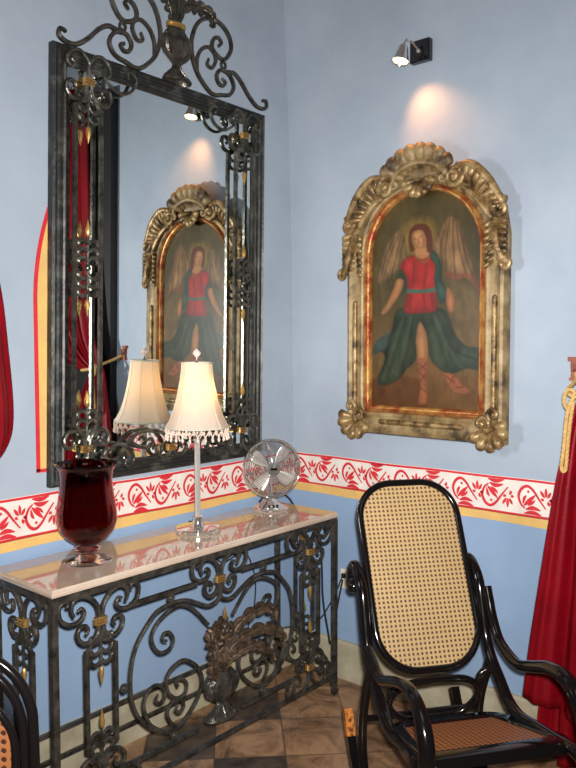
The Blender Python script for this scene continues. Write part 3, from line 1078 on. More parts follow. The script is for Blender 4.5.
# iron overlay in front of the glass
YO = -0.036
fO = lambda s, z, d=0.0: (WP(s, z)[0], YO + lny(z) - d, WP(s, z)[1])
TS = [(.004, -.012), (.003, .01), (-.002, .05), (.012, .075), (.035, .092), (.062, .088), (.082, .068), (.084, .048), (.07, .036), (.058, .046), (.064, .058)]
TD = [(.005, .008), (.008, -.01), (.02, -.045), (.045, -.062), (.072, -.058), (.086, -.034), (.078, -.012), (.060, -.010), (.050, -.024), (.060, -.033)]
CO = [(.060, .040), (.09, .015), (.135, -.003), (.185, .012), (.212, .055), (.195, .083), (.172, .078), (.178, .060)]
for cx, inn in ((-1.212, 1), (-0.402, -1)):
    mb = MB()
    gilt = []
    for zt_, vs_ in ((2.487 if inn > 0 else 2.472, 1), (1.180, -1)):
        ff = lambda s, z, d=0.0: fO(s, zt_ + vs_ * z, d)
        for sx in (-1, 1):
            q = lambda L: [(cx + sx * a, b) for a, b in L]
            bar2(mb, ff, nF, [(cx + (a - cx) * 1.08, b * 1.08) for a, b in q(TS)], 0.0080, b=0.6)
            bar2(mb, ff, nF, [(cx + (a - cx) * 1.10, b * 1.10) for a, b in q(TD)], 0.0080, b=0.6)
            bar2(mb, ff, nF, q(SHOUL), 0.0062, b=None, ball=False)
        bar2(mb, ff, nF, [(cx + inn * a, b) for a, b in CO], 0.0066, a=0.6, b=0.6)
        spray(mb, ff, nF, cx, -0.035, -0.165, -1, 0.048)
        g1, g2 = MB(), MB()
        clamp(g1, ff, nF, cx, 0, 0.019)
        spear(g2, ff, cx, -0.155, -0.213, 0.010)
        gilt += [('gilt_clamp', g1), ('gilt_tip', g2)]
    for zz, sg in ((1.84, 1), (1.825, -1)):
        spray(mb, fO, nF, cx, zz, zz + sg * 0.115, sg, 0.048)
        g2 = MB()
        spear(g2, fO, cx, zz + sg * 0.105, zz + sg * 0.165, 0.010)
        gilt.append(('gilt_tip', g2))
    mb.ball(fO(cx, 1.8325), 0.012)
    for sx in (-1, 1):
        mb.tube([fO(cx + sx * 0.055, 2.402), fO(cx + sx * 0.055, 1.265)], 0.0068, 4, up=nF, square=True)
    o = mb.build('overlay_pilaster', M_pewter, mr)
    for nm, g_ in gilt:
        g_.build(nm, M_gold, o, label='gold clamp' if nm == 'gilt_clamp' else 'gold spear tip')
XM = -0.81
mb = MB()
gold = MB()
BS = [(.004, .012), (.006, .0), (.02, .035), (.05, .062), (.10, .075), (.17, .070), (.225, .030), (.262, -.012), (.30, -.020), (.325, .0), (.318, .024), (.297, .022), (.300, .008)]
BC = [(.004, .01), (.008, -.015), (.03, -.035), (.06, -.03), (.078, -.006), (.066, .014), (.048, .008), (.054, -.006)]
BI = [(.21, .046), (.165, .02), (.12, .008), (.095, .026), (.108, .046), (.125, .036)]
ff = lambda s, z, d=0.0: fO(s, 1.146 + z, d)
for sx in (-1, 1):
    q = lambda L: [(XM + sx * a, b) for a, b in L]
    bar2(mb, ff, nF, q(BS), 0.0078, b=0.6)
    bar2(mb, ff, nF, q(BC), 0.0072, b=0.6)
    bar2(mb, ff, nF, q(BI), 0.0065, b=0.6)
clamp(gold, ff, nF, XM, 0, 0.020)
o = mb.build('bottom_scroll', M_pewter, mr)
gold.build('gilt_clamp', M_gold, o, label='gold clamp')

# ------------------------------------------------------------------ hurricane vase
vc = (-1.318, -0.191, HT)
va = thing('hurricane_vase', vc, 'large crimson glass hurricane vase on a clear foot at the left of the marble top', 'vase')
mb = MB()
outer = [(0.001, 0.058), (0.020, 0.056), (0.045, 0.064), (0.070, 0.082), (0.092, 0.110), (0.1015, 0.142), (0.1005, 0.175), (0.094, 0.215), (0.088, 0.255), (0.0865, 0.285), (0.090, 0.310), (0.099, 0.326), (0.1055, 0.332), (0.1065, 0.335)]
inner = [(0.1040, 0.337), (0.0955, 0.330), (0.0865, 0.312), (0.083, 0.285), (0.0845, 0.255), (0.0905, 0.215), (0.097, 0.175), (0.098, 0.142), (0.0885, 0.112), (0.067, 0.086), (0.043, 0.069), (0.020, 0.062), (0.001, 0.063)]
mb.lathe(outer + inner, 48, vc)
mb.build('bowl', M_crim, va)
mb = MB()
foot = [(0.001, 0.0), (0.080, 0.0), (0.0855, 0.003), (0.080, 0.0065), (0.055, 0.011), (0.032, 0.018), (0.026, 0.025), (0.030, 0.032), (0.043, 0.040), (0.045, 0.047), (0.036, 0.055), (0.022, 0.0555), (0.001, 0.0575)]
mb.lathe(foot, 40, (vc[0], vc[1], HT + 0.0005))
mb.build('foot', M_clear, va, label='clear glass foot')

# ------------------------------------------------------------------ table lamp
lc = (-0.797, -0.177)
la = thing('table_lamp', (*lc, HT), 'lit chrome table lamp with a cream bell shade and beaded fringe on the marble top', 'lamp')
mb = MB()
mb.lathe([(0.001, 0), (0.085, 0), (0.088, 0.003), (0.088, 0.017), (0.085, 0.020), (0.040, 0.022), (0.001, 0.022)], 40, (*lc, HT + 0.0005))
mb.lathe([(0.03, 0.016), (0.03, 0.020), (0.024, 0.028), (0.020, 0.05), (0.020, 0.062), (0.001, 0.063)], 24, (*lc, HT))
mb.build('base', M_chrome, la)
mb = MB()
mb.tube([(*lc, HT + 0.06), (*lc, HT + 0.375)], 0.0125, 6)
mb.build('pole', M_blade, la)
mb = MB()
mb.lathe([(0.001, 0.37), (0.016, 0.37), (0.017, 0.38), (0.016, 0.40), (0.012, 0.43), (0.019, 0.44), (0.019, 0.49), (0.001, 0.50)], 20, (*lc, HT))
mb.build('socket', M_chrome, la)
# bulb, off the middle of the socket
bc = (lc[0] + 0.022, lc[1] - 0.026, HT + 0.560)
mb = MB(); mb.ball(bc, 0.026, 0, 12, sc=(1, 1, 1.25)); mb.build('bulb', M_bulb, la)
mb = MB()
NP = 8
sprof = [(0.0585, 1.486), (0.0605, 1.455), (0.065, 1.42), (0.0715, 1.385), (0.080, 1.345), (0.0905, 1.305), (0.103, 1.27), (0.1165, 1.245), (0.1235, 1.236)]
n = NP * 6
vs = []
for layer in (0, 1):
    for i in range(n):
        a = 2 * PI * i / n + 0.1
        ph = (i % 6) / 6
        pin = 1 - 0.035 * math.sin(PI * ph)
        for r_, z in sprof:
            rr = r_ * pin - layer * 0.0016
            vs.append((lc[0] + rr * math.cos(a), lc[1] + rr * math.sin(a), z))
k = len(sprof)
mb.add(vs[:n * k], [(i * k + j, ((i + 1) % n) * k + j, ((i + 1) % n) * k + j + 1, i * k + j + 1) for i in range(n) for j in range(k - 1)])
sh = mb.build('lamp_shade', M_shade, la)
mb = MB()
for i in range(NP):
    a = 2 * PI * i / NP + 0.1
    mb.tube([(lc[0] + r_ * math.cos(a) * 1.005, lc[1] + r_ * math.sin(a) * 1.005, z) for r_, z in sprof], 0.0013, 5)
for r_, z in ((sprof[0]), (sprof[-1])):
    ring = []
    for i in range(n):
        pin = 1 - 0.035 * math.sin(PI * (i % 6) / 6)
        a = 2 * PI * i / n + 0.1
        ring.append((lc[0] + r_ * pin * math.cos(a), lc[1] + r_ * pin * math.sin(a), z))
    mb.tube(ring, 0.0035, 6, closed=True)
mb.build('shade_trim', M_bead2, sh)
# beaded fringe: zigzag strings with drops
mb = MB()
nb = 26
for i in range(nb):
    a0, a1 = 2 * PI * i / nb, 2 * PI * (i + 1) / nb
    am = (a0 + a1) / 2
    R_ = 0.122
    pt = lambda a, z, r=R_: (lc[0] + r * math.cos(a), lc[1] + r * math.sin(a), z)
    for t in range(5):
        f_ = t / 5
        for (aa, ab) in ((a0, am), (a1, am)):
            mb.ball(pt(aa + (ab - aa) * f_, 1.231 - 0.024 * f_), 0.0031, 0, 5)
    mb.ball(pt(am, 1.205), 0.0045, 0, 6)
    mb.ball(pt(am, 1.194), 0.0058, 0, 6, sc=(1, 1, 1.5))
    mb.ball(pt(a0, 1.218), 0.004, 0, 5, sc=(1, 1, 1.4))
mb.build('bead_fringe', M_bead, sh, kind='stuff')
mb = MB()
mb.lathe([(0.001, 1.486), (0.008, 1.486), (0.005, 1.495), (0.004, 1.505), (0.008, 1.508), (0.001, 1.51)], 12, (*lc, 0))
mb.tube([(*lc, 1.486), (*lc, HT + 0.5)], 0.002, 6)
for i in range(3):
    a = 2 * PI * i / 3
    mb.tube([(*lc, 1.487), (lc[0] + 0.057 * math.cos(a), lc[1] + 0.057 * math.sin(a), 1.485)], 0.0015, 5)
mb.build('shade_spider', M_chrome, la)
mb = MB()
mb.lathe([(0.001, 1.508), (0.008, 1.512), (0.0175, 1.522), (0.0135, 1.531), (0.001, 1.541)], 8, (*lc, 0))
mb.build('finial', mat('crystal', (0.92, 0.78, 0.74), 0.12, trans=0.45, ior=1.5), la, False, label='crystal finial')
add_light('table_lamp_bulb', 'POINT', (bc[0], bc[1], bc[2]), 4.2, (1.0, 0.60, 0.22), shadow_soft_size=0.027)

# ------------------------------------------------------------------ desk fan
fc = Vector((-0.318, -0.130, HT))
fa = thing('desk_fan', fc, 'small chrome desk fan with a round wire cage at the corner end of the table', 'fan')
mb = MB()
mb.lathe([(0.001, 0), (0.078, 0), (0.081, 0.005), (0.080, 0.012), (0.066, 0.022), (0.046, 0.032), (0.030, 0.044), (0.022, 0.052), (0.001, 0.054)], 36, fc + Vector((0, 0, 0.0005)))
b = mb.build('base', M_chrome, fa)
mb = MB()
fd = Vector((-0.58, -0.81, 0.06)).normalized()           # blowing direction
fs_ = Vector((0, 0, 1)).cross(fd).normalized()
fu = fd.cross(fs_)
for i in (-1, 0, 1):
    mb.ball(fc + fd * 0.06 + fs_ * 0.018 * i + Vector((0, 0, 0.026)), 0.006, 0, 6)
mb.build('switch_button', M_blackplate, b)
hc = fc + Vector((0, 0, 0.190)) + fd * 0.035             # cage centre
mb = MB()
mb.tube(spl([tuple(fc + Vector((0, 0, 0.05))), tuple(fc + Vector((0, 0, 0.085)) - fd * 0.025), tuple(fc + Vector((0, 0, 0.15)) - fd * 0.045), tuple(hc - fd * 0.05)], 5), 0.014, 10)
mb.build('neck', M_chrome, fa)
MR = Matrix((fs_, fu, fd)).transposed()
mb = MB()
mb.lathe([(0.001, -0.125), (0.018, -0.122), (0.033, -0.108), (0.038, -0.08), (0.038, -0.045), (0.030, -0.035), (0.001, -0.033)], 28, hc, M=MR)
mb.build('motor', M_chrome, fa)


def F3(r, a, d):
    return hc + fs_ * (r * math.cos(a)) + fu * (r * math.sin(a)) + fd * d


mb = MB()
RC = 0.126
fd_at = lambda r: 0.034 * (1 - (r / RC) ** 2.2)
for r in [0.03 + i * 0.0085 for i in range(12)]:
    for s in (1, -1):
        mb.tube([F3(r, 2 * PI * i / 48, s * fd_at(r) + (0.0 if s > 0 else -0.004)) for i in range(48)], 0.0011, 5, closed=True)
mb.tube([F3(RC, 2 * PI * i / 56, 0) for i in range(56)], 0.006, 8, closed=True, up=fd, flat=1.8)
for q in range(8):
    a = 2 * PI * q / 8 + 0.2
    for s in (1, -1):
        mb.tube([F3(r, a, s * (fd_at(r) + 0.001)) for r in [0.025 + (RC - 0.025) * i / 8 for i in range(9)]], 0.0017, 5)
mb.tube([F3(0.0, 0, 0.034), F3(0, 0, 0.040)], [0.029, 0.027], 24)
mb.build('cage', M_chrome, fa)
mb = MB()
mb.box((-0.015, -0.0045, 0), (0.015, 0.0045, 0.001))
bad = MB()
bad.add([hc + MR @ Vector(p) + fd * 0.0405 for p in mb.v], mb.f)
bad.build('maker_badge', M_blackplate, fa, False, label='small dark badge on the cage hub')
for q in range(4):
    mb = MB()
    a0 = PI / 4 + q * PI / 2 + 0.12
    vs = []
    nr_, na = 9, 7
    for i in range(nr_):
        r = 0.020 + 0.088 * i / (nr_ - 1)
        span = 0.28 + 0.36 * math.sin(PI * min(1, 0.15 + 0.75 * i / (nr_ - 1)))
        for j in range(na):
            t = j / (na - 1) - 0.5
            aa = a0 + t * 2 * span * 0.62
            vs.append(F3(r, aa, -0.004 + t * 0.040 * (0.5 + 0.5 * i / nr_) + 0.006 * (1 - 4 * t * t)))
    mb.add(vs, [(i * na + j, i * na + j + 1, (i + 1) * na + j + 1, (i + 1) * na + j) for i in range(nr_ - 1) for j in range(na - 1)])
    o = mb.build('blade', M_blade, fa)
    sm = o.modifiers.new('thickness', 'SOLIDIFY')
    sm.thickness = 0.0018
mb = MB()
mb.lathe([(0.001, -0.035), (0.024, -0.033), (0.026, 0.0), (0.020, 0.014), (0.001, 0.018)], 24, hc, M=MR)
mb.build('hub', M_chrome, fa)

# ------------------------------------------------------------------ cords and outlet
cd = MB()
cp = [(-0.300, -0.045, HT + 0.022), (-0.25, -0.035, HT + 0.040), (-0.19, -0.045, HT + 0.045), (-0.135, -0.075, HT + 0.022), (-0.118, -0.13, HT - 0.05), (-0.11, -0.235, 0.70), (-0.11, -0.253, 0.62), (-0.11, -0.259, 0.53), (-0.11, -0.266, 0.387), (-0.11, -0.295, 0.249), (-0.10, -0.30, 0.19), (-0.075, -0.30, 0.24), (-0.05, -0.305, 0.36), (-0.022, -0.312, 0.47)]
cd.tube(spl(cp, 8), 0.0042, 8)
tag(cd.build('fan_cord', M_cord), 'black cord running from the desk fan over the table end to the outlet', 'power cord')
cd = MB()
cp = [(-0.735, -0.10, HT + 0.004), (-0.71, -0.035, HT + 0.004), (-0.69, -0.006, HT - 0.02), (-0.66, -0.008, HT - 0.10), (-0.58, -0.02, 0.66), (-0.5, -0.012, 0.60), (-0.40, -0.018, 0.62), (-0.35, -0.02, 0.60), (-0.30, -0.018, 0.48), (-0.32, -0.03, 0.36), (-0.36, -0.03, 0.26), (-0.28, -0.04, 0.215), (-0.16, -0.06, 0.22), (-0.09, -0.20, 0.26), (-0.06, -0.27, 0.36), (-0.022, -0.312, 0.486)]
cd.tube(spl(cp, 8), 0.0032, 8)
tag(cd.build('lamp_cord', M_cord), 'thin dark cord hanging in loops behind the iron table scrolls', 'power cord')
ou = thing('wall_outlet', (0, -0.312, 0.47), 'small cream wall outlet low on the blue wall behind the rocking chair', 'outlet')
mb = MB(); mb.box((-0.006, -0.336, 0.425), (0, -0.288, 0.515)); mb.build('plate', M_plate, ou, False)
for z in (0.445, 0.490):
    mb = MB(); mb.tube([(-0.0065, -0.312, z), (-0.010, -0.312, z)], 0.014, 14); mb.build('socket', M_plate, ou)
mb = MB(); mb.box((-0.024, -0.320, 0.478), (-0.0095, -0.304, 0.498)); tag(mb.build('power_plug', M_cord, None, False), 'small dark plug pushed into the cream wall outlet', 'plug')

# ------------------------------------------------------------------ framed painting
fp = thing('framed_painting', (0, -0.729, 1.165), 'arched angel painting in a carved and worn gilt frame on the blue wall', 'painting')
YP, ZP = -0.726, 1.165
HW, ZS = 0.377, 1.95            # outer half width, height where the arch begins
IW, IB, IS = 0.258, 1.292, 1.935
WX = 0.0


def outline_outer():
    pts = [(-HW, ZP), (HW, ZP), (HW, 1.86), (0.377, 1.99), (0.362, 2.075), (0.34, 2.14), (0.295, 2.205), (0.235, 2.252), (0.16, 2.27), (0.09, 2.285), (0, 2.295)]
    pts += [(-a, b) for a, b in reversed(pts[2:-1])]
    return pts


def arch_in(w, b, s, n=28, dz=0.0):
    pts = [(-w, b), (w, b), (w, s)]
    pts += [(w * math.cos(PI * i / n), s + w * math.sin(PI * i / n)) for i in range(1, n)]
    pts += [(-w, s)]
    return pts


P3 = lambda a, z, d: (WX - d, YP - a, z)       # a: to the right as seen


def resample(pts, n):
    pts = [np.array(p) for p in pts]
    pts.append(pts[0])
    L = [0]
    for i in range(1, len(pts)):
        L.append(L[-1] + np.linalg.norm(pts[i] - pts[i - 1]))
    out = []
    for q in range(n):
        s = L[-1] * q / n
        i = max(j for j in range(len(L)) if L[j] <= s + 1e-9)
        i = min(i, len(pts) - 2)
        t = (s - L[i]) / max(1e-9, L[i + 1] - L[i])
        out.append(tuple(pts[i] * (1 - t) + pts[i + 1] * t))
    return out


def polar_match(pts, angs, c):
    """intersect rays from c with the polygon"""
    out = []
    P = [np.array(p) for p in pts]
    for a in angs:
        d = np.array([math.cos(a), math.sin(a)])
        best = None
        for i in range(len(P)):
            p, q = P[i] - c, P[(i + 1) % len(P)] - c
            e = q - p
            den = d[0] * e[1] - d[1] * e[0]
            if abs(den) < 1e-12:
                continue
            t = (p[0] * e[1] - p[1] * e[0]) / den
            s = (p[0] * d[1] - p[1] * d[0]) / den
            if t > 0 and -1e-6 <= s <= 1 + 1e-6 and (best is None or t > best):
                best = t
        out.append(tuple(c + d * best))
    return out


cc = np.array([0.0, 1.72])
def corner_angles():
    base = [2 * PI * i / 240 for i in range(240)]
    for p in outline_outer()[:2] + [(-IW, IB), (IW, IB), (-0.37, ZP), (0.37, ZP)]:
        base.append(math.atan2(p[1] - cc[1], p[0] - cc[0]) % (2 * PI))
    return sorted(base)


ANG = corner_angles()
oo = polar_match(outline_outer(), ANG, cc)
ii = polar_match(arch_in(IW, IB, IS), ANG, cc)
mb = MB()
# section from outer edge to sight edge: fraction, depth
sect = [(0.0, 0.003), (0.0, 0.040), (0.06, 0.052), (0.16, 0.056), (0.24, 0.050), (0.34, 0.044), (0.58, 0.043), (0.66, 0.049), (0.72, 0.046), (0.76, 0.038)]
vs = []
for f_, dp in sect:
    for (oa, ob), (ia, ib) in zip(oo, ii):
        vs.append(P3(oa + (ia - oa) * f_, ob + (ib - ob) * f_, dp))
nA = len(ANG)
mb.add(vs, [(i * nA + j, i * nA + (j + 1) % nA, (i + 1) * nA + (j + 1) % nA, (i + 1) * nA + j) for i in range(len(sect) - 1) for j in range(nA)])
mb.build('frame', M_fpale, fp)
# sight moulding, gold worn through to red
mb = MB()
sect = [(0.74, 0.036), (0.78, 0.050), (0.83, 0.056), (0.87, 0.050), (0.89, 0.042), (0.92, 0.042), (0.96, 0.038), (1.0, 0.028), (1.0, 0.010)]
vs = []
for f_, dp in sect:
    for (oa, ob), (ia, ib) in zip(oo, ii):
        vs.append(P3(oa + (ia - oa) * f_, ob + (ib - ob) * f_, dp))
mb.add(vs, [(i * nA + j, i * nA + (j + 1) % nA, (i + 1) * nA + (j + 1) % nA, (i + 1) * nA + j) for i in range(len(sect) - 1) for j in range(nA)])
mb.build('sight_moulding', M_fred, fp, label='worn gold and red inner moulding')
# rods set in the flat of the frame
for sx in (-1, 1):
    mb = MB()
    mb.tube([P3(sx * 0.332, z, 0.046) for z in (1.27, 1.275, 1.30, 1.72, 1.745, 1.75)], [0.003, 0.010, 0.012, 0.012, 0.010, 0.003], 10)
    mb.build('reeded_rod', M_fgold, fp)
mb = MB()
mb.tube([P3(a, 1.222, 0.046) for a in (-0.205, -0.20, -0.18, 0.18, 0.20, 0.205)], [0.003, 0.010, 0.012, 0.012, 0.010, 0.003], 10)
mb.build('reeded_rod', M_fgold, fp)


def lobe(mb, a0, z0, a1, z1, r, d=0.055, curl=0.02):
    """fat gadroon from (a0,z0) out to (a1,z1)"""
    pts = [(a0, z0, d - 0.012), (a0 + (a1 - a0) * 0.4, z0 + (z1 - z0) * 0.4, d + curl * 0.5), (a0 + (a1 - a0) * 0.8, z0 + (z1 - z0) * 0.8, d + curl), (a1, z1, d + curl * 0.4)]
    P = spl(pts, 4)
    n_ = len(P)
    mb.tube([P3(*p) for p in P], [r * (0.35 + 0.65 * math.sin(PI * (0.05 + 0.62 * i / (n_ - 1)))) if i < n_ - 1 else r * 0.5 for i in range(n_)], 10, up=(1, 0, 0), flat=0.8)


def volute(mb, ca, cz, r, d, turns=1.4, start=0.0, sgn=1, th=0.014):
    pts = []
    m_ = 26
    for i in range(m_):
        t = i / (m_ - 1)
        rr = r * (1 - 0.82 * t)
        a = start + sgn * turns * 2 * PI * t
        pts.append(P3(ca + rr * math.cos(a), cz + rr * math.sin(a), d + 0.012 * t))
    mb.tube(pts, [th * (1 - 0.45 * i / (m_ - 1)) for i in range(m_)], 8, up=(1, 0, 0), flat=1.1)
    mb.ball(P3(ca, cz, d + 0.008), r * 0.30, 0, 8)


# bottom corner shells
for sx in (-1, 1):
    mb = MB()
    bx, bz = sx * 0.320, 1.225
    for i, adeg in enumerate((-150, -115, -80, -45, -10, 20)):
        a = math.radians(adeg)
        lobe(mb, bx + sx * 0.012 * math.cos(a), bz + 0.012 * math.sin(a), bx + sx * 0.078 * math.cos(a), bz - 0.004 + 0.078 * math.sin(a), 0.021, 0.052, 0.022)
    volute(mb, bx - sx * 0.028, bz + 0.022, 0.032, 0.060, 1.2, math.radians(-60 if sx > 0 else 240), sx, 0.013)
    volute(mb, bx + sx * 0.020, bz + 0.058, 0.028, 0.060, 1.2, math.radians(-120 if sx > 0 else 300), -sx, 0.012)
    mb.build('corner_shell', M_fgold, fp)
# side drops below the shoulder scrolls
for sx in (-1, 1):
    mb = MB()
    for i in range(7):
        z = 2.035 - 0.026 * i
        lobe(mb, sx * 0.335, z + 0.010, sx * 0.385, z - 0.012 + 0.004 * i, 0.014, 0.05, 0.016)
        lobe(mb, sx * 0.325, z + 0.005, sx * 0.292, z - 0.022, 0.011, 0.05, 0.012)
    volute(mb, sx * 0.392 - (0.018 if sx > 0 else 0), 1.865, 0.024, 0.052, 1.1, math.radians(90), -sx, 0.012)
    P = spl([(sx * 0.335, 2.03, 0.06), (sx * 0.345, 1.95, 0.07), (sx * 0.365, 1.89, 0.066), (sx * 0.392, 1.862, 0.056)], 5)
    mb.tube([P3(*p) for p in P], taper(len(P), 0.017, 0.5, 0.6), 8, up=(1, 0, 0))
    mb.build('leaf_drop', M_fgold, fp)
# shoulder acanthus scrolls
for sx in (-1, 1):
    mb = MB()
    spine = [(sx * 0.160, 2.262, 0.060), (sx * 0.235, 2.262, 0.072), (sx * 0.300, 2.205, 0.074), (sx * 0.345, 2.135, 0.068), (sx * 0.368, 2.085, 0.060)]
    P = spl(spine, 5)
    mb.tube([P3(*p) for p in P], [0.011 + 0.007 * math.sin(PI * i / (len(P) - 1)) for i in range(len(P))], 10, up=(1, 0, 0), flat=0.8)
    for i in range(9):
        t = i / 8
        p = P[int((0.12 + 0.80 * t) * (len(P) - 1))]
        q0 = (sx * (0.195 + 0.085 * t), 2.205 - 0.105 * t)
        lobe(mb, q0[0], q0[1], p[0] * 0.985, p[1] - 0.004, 0.0135, 0.056, 0.014)
    P2 = spl([(sx * 0.185, 2.180, 0.056), (sx * 0.235, 2.150, 0.060), (sx * 0.285, 2.095, 0.060), (sx * 0.318, 2.045, 0.056)], 5)
    mb.tube([P3(*p) for p in P2], taper(len(P2), 0.014, 0.6, 0.6), 8, up=(1, 0, 0), flat=0.8)
    volute(mb, sx * 0.160, 2.222, 0.046, 0.062, 1.5, math.radians(80), -sx, 0.015)
    volute(mb, sx * 0.358, 2.078, 0.036, 0.056, 1.4, math.radians(60 if sx > 0 else 120), sx, 0.016)
    mb.build('shoulder_scroll', M_fgold, fp)
# crest: gadroon shell over a cartouche
mb = MB()
lob = [(-0.172, 2.300), (-0.138, 2.330), (-0.092, 2.358), (-0.040, 2.373), (0.014, 2.375), (0.066, 2.364), (0.114, 2.340), (0.154, 2.306)]
for a, z in lob:
    d = math.hypot(a, z - 2.215)
    lobe(mb, a * 0.50, 2.215 + (z - 2.215) * 0.42, a * 0.97, 2.215 + (z - 0.006 - 2.215), 0.0275, 0.058, 0.024)
mb.build('crest_shell', M_fpale, fp)
mb = MB()
P = spl([(-0.125, 2.238, 0.066), (-0.115, 2.262, 0.072), (-0.07, 2.288, 0.076), (0, 2.302, 0.078), (0.07, 2.288, 0.076), (0.115, 2.262, 0.072), (0.125, 2.238, 0.066)], 5)
mb.tube([P3(*p) for p in P], 0.014, 8, up=(1, 0, 0))
for sx in (-1, 1):
    volute(mb, sx * 0.112, 2.225, 0.024, 0.066, 1.1, math.radians(90), -sx, 0.010)
mb.build('cartouche', M_fpale, fp)
mb = MB()
for i, adeg in enumerate((-165, -140, -115, -90, -65, -40, -15)):
    a = math.radians(adeg)
    lobe(mb, 0.01 * math.cos(a), 2.238 + 0.01 * math.sin(a), 0.078 * math.cos(a), 2.240 + 0.078 * math.sin(a), 0.017, 0.060, 0.014)
mb.build('pendant_shell', M_fgold, fp, label='small gold shell hanging over the top of the picture')

# the picture itself: brush strokes as colours of a fine grid
GW, GH = 150, 270
xs = np.linspace(0, 1, GW)
zsn = np.linspace(0, 1, GH)
U, V = np.meshgrid(xs, zsn)                # U right, V down, picture space
PXu = 370 + 107 * U                        # sketch units of the picture's own design
PXv = 190 + 216 * V
img = np.zeros((GH, GW, 3))


def lerp(a, b, t):
    return np.array(a) * (1 - t[..., None]) + np.array(b) * t[..., None]


def fbm(seed, sx, sy, oct=4):
    r = np.random.default_rng(seed)
    out = np.zeros((GH, GW))
    amp = 1.0
    for o in range(oct):
        gw, gh = int(sx * 2 ** o) + 2, int(sy * 2 ** o) + 2
        g = r.random((gh, gw))
        fx = U * (gw - 1.001)
        fy = V * (gh - 1.001)
        ix, iy = fx.astype(int), fy.astype(int)
        tx, ty = fx - ix, fy - iy
        tx, ty = tx * tx * (3 - 2 * tx), ty * ty * (3 - 2 * ty)
        out += amp * (g[iy, ix] * (1 - tx) * (1 - ty) + g[iy, ix + 1] * tx * (1 - ty) + g[iy + 1, ix] * (1 - tx) * ty + g[iy + 1, ix + 1] * tx * ty)
        amp *= 0.5
    return out / 1.9


def poly_mask(pts, soft=1.2, smooth=True, form=0):
    P = spl(pts, 4, True) if smooth else pts
    P = np.array(P)
    ins = np.zeros((GH, GW), bool)
    dist = np.full((GH, GW), 1e9)
    for i in range(len(P)):
        a, b = P[i], P[(i + 1) % len(P)]
        c_ = ((a[1] > PXv) != (b[1] > PXv))
        xi = (b[0] - a[0]) * (PXv - a[1]) / (b[1] - a[1] + 1e-12) + a[0]
        ins ^= c_ & (PXu < xi)
        d = b - a
        t = np.clip(((PXu - a[0]) * d[0] + (PXv - a[1]) * d[1]) / (d @ d + 1e-12), 0, 1)
        dist = np.minimum(dist, np.hypot(PXu - a[0] - t * d[0], PXv - a[1] - t * d[1]))
    sd = np.where(ins, dist, -dist)
    if form:
        SHADE[0] = 0.55 + 0.60 * np.clip(sd / form, 0, 1) ** 0.7
    return np.clip(sd / soft + 0.5, 0, 1)


def line_mask(pts, wdt, soft=0.8):
    P = np.array(spl(pts, 5))
    dist = np.full((GH, GW), 1e9)
    for i in range(len(P) - 1):
        a, b = P[i], P[i + 1]
        d = b - a
        t = np.clip(((PXu - a[0]) * d[0] + (PXv - a[1]) * d[1]) / (d @ d + 1e-12), 0, 1)
        dist = np.minimum(dist, np.hypot(PXu - a[0] - t * d[0], PXv - a[1] - t * d[1]))
    return np.clip((wdt - dist) / soft + 0.5, 0, 1)


SHADE = [None]


def put(mask, col, op=1.0):
    global img
    if SHADE[0] is not None:
        col = np.array(col) * SHADE[0][..., None]
        SHADE[0] = None
    m = (mask * op)[..., None]
    img = img * (1 - m) + (np.array(col) if np.ndim(col) == 1 else col) * m


f1, f2, f3 = fbm(1, 3, 5), fbm(2, 8, 14), fbm(3, 25, 14, 3)
sky = lerp((0.058, 0.050, 0.017), (0.125, 0.100, 0.040), np.clip(f1 * 1.4 - 0.3, 0, 1))
img = sky.copy()
c1 = lambda L: [(350 + a / 4.114, 180 + b / 4.114) for a, b in L]
c2 = lambda L: [(350 + a / 4.114, 300 + b / 4.114) for a, b in L]
# hazy land
put(np.clip((PXv - 285) / 60, 0, 1), lerp((0.13, 0.085, 0.03), (0.20, 0.125, 0.05), f2), 0.75)
put(poly_mask(c2([(60, 320), (200, 310), (285, 240), (330, 240), (420, 300), (540, 300), (540, 480), (60, 480)]), 5), lerp((0.125, 0.062, 0.02), (0.20, 0.11, 0.042), f2), 0.85)
put(poly_mask(c2([(60, 330), (285, 318), (300, 480), (60, 480)]), 4), (0.085, 0.032, 0.011), 0.6)
# small tree at the left
put(poly_mask(c1([(75, 350), (110, 335), (140, 380), (135, 450), (120, 520), (85, 500)]), 6), (0.12, 0.10, 0.04), 0.45)
put(line_mask(c1([(108, 380), (112, 450), (118, 520)]), 1.0), (0.06, 0.045, 0.02), 0.6)
put(poly_mask(c1([(395, 420), (440, 420), (520, 480), (520, 560), (420, 560)]), 6), (0.17, 0.12, 0.045), 0.5)
# halo
hd = np.hypot(PXu - 418, PXv - 236)
put(np.clip((23 - hd) / 14, 0, 1), (0.33, 0.24, 0.055), 0.75)
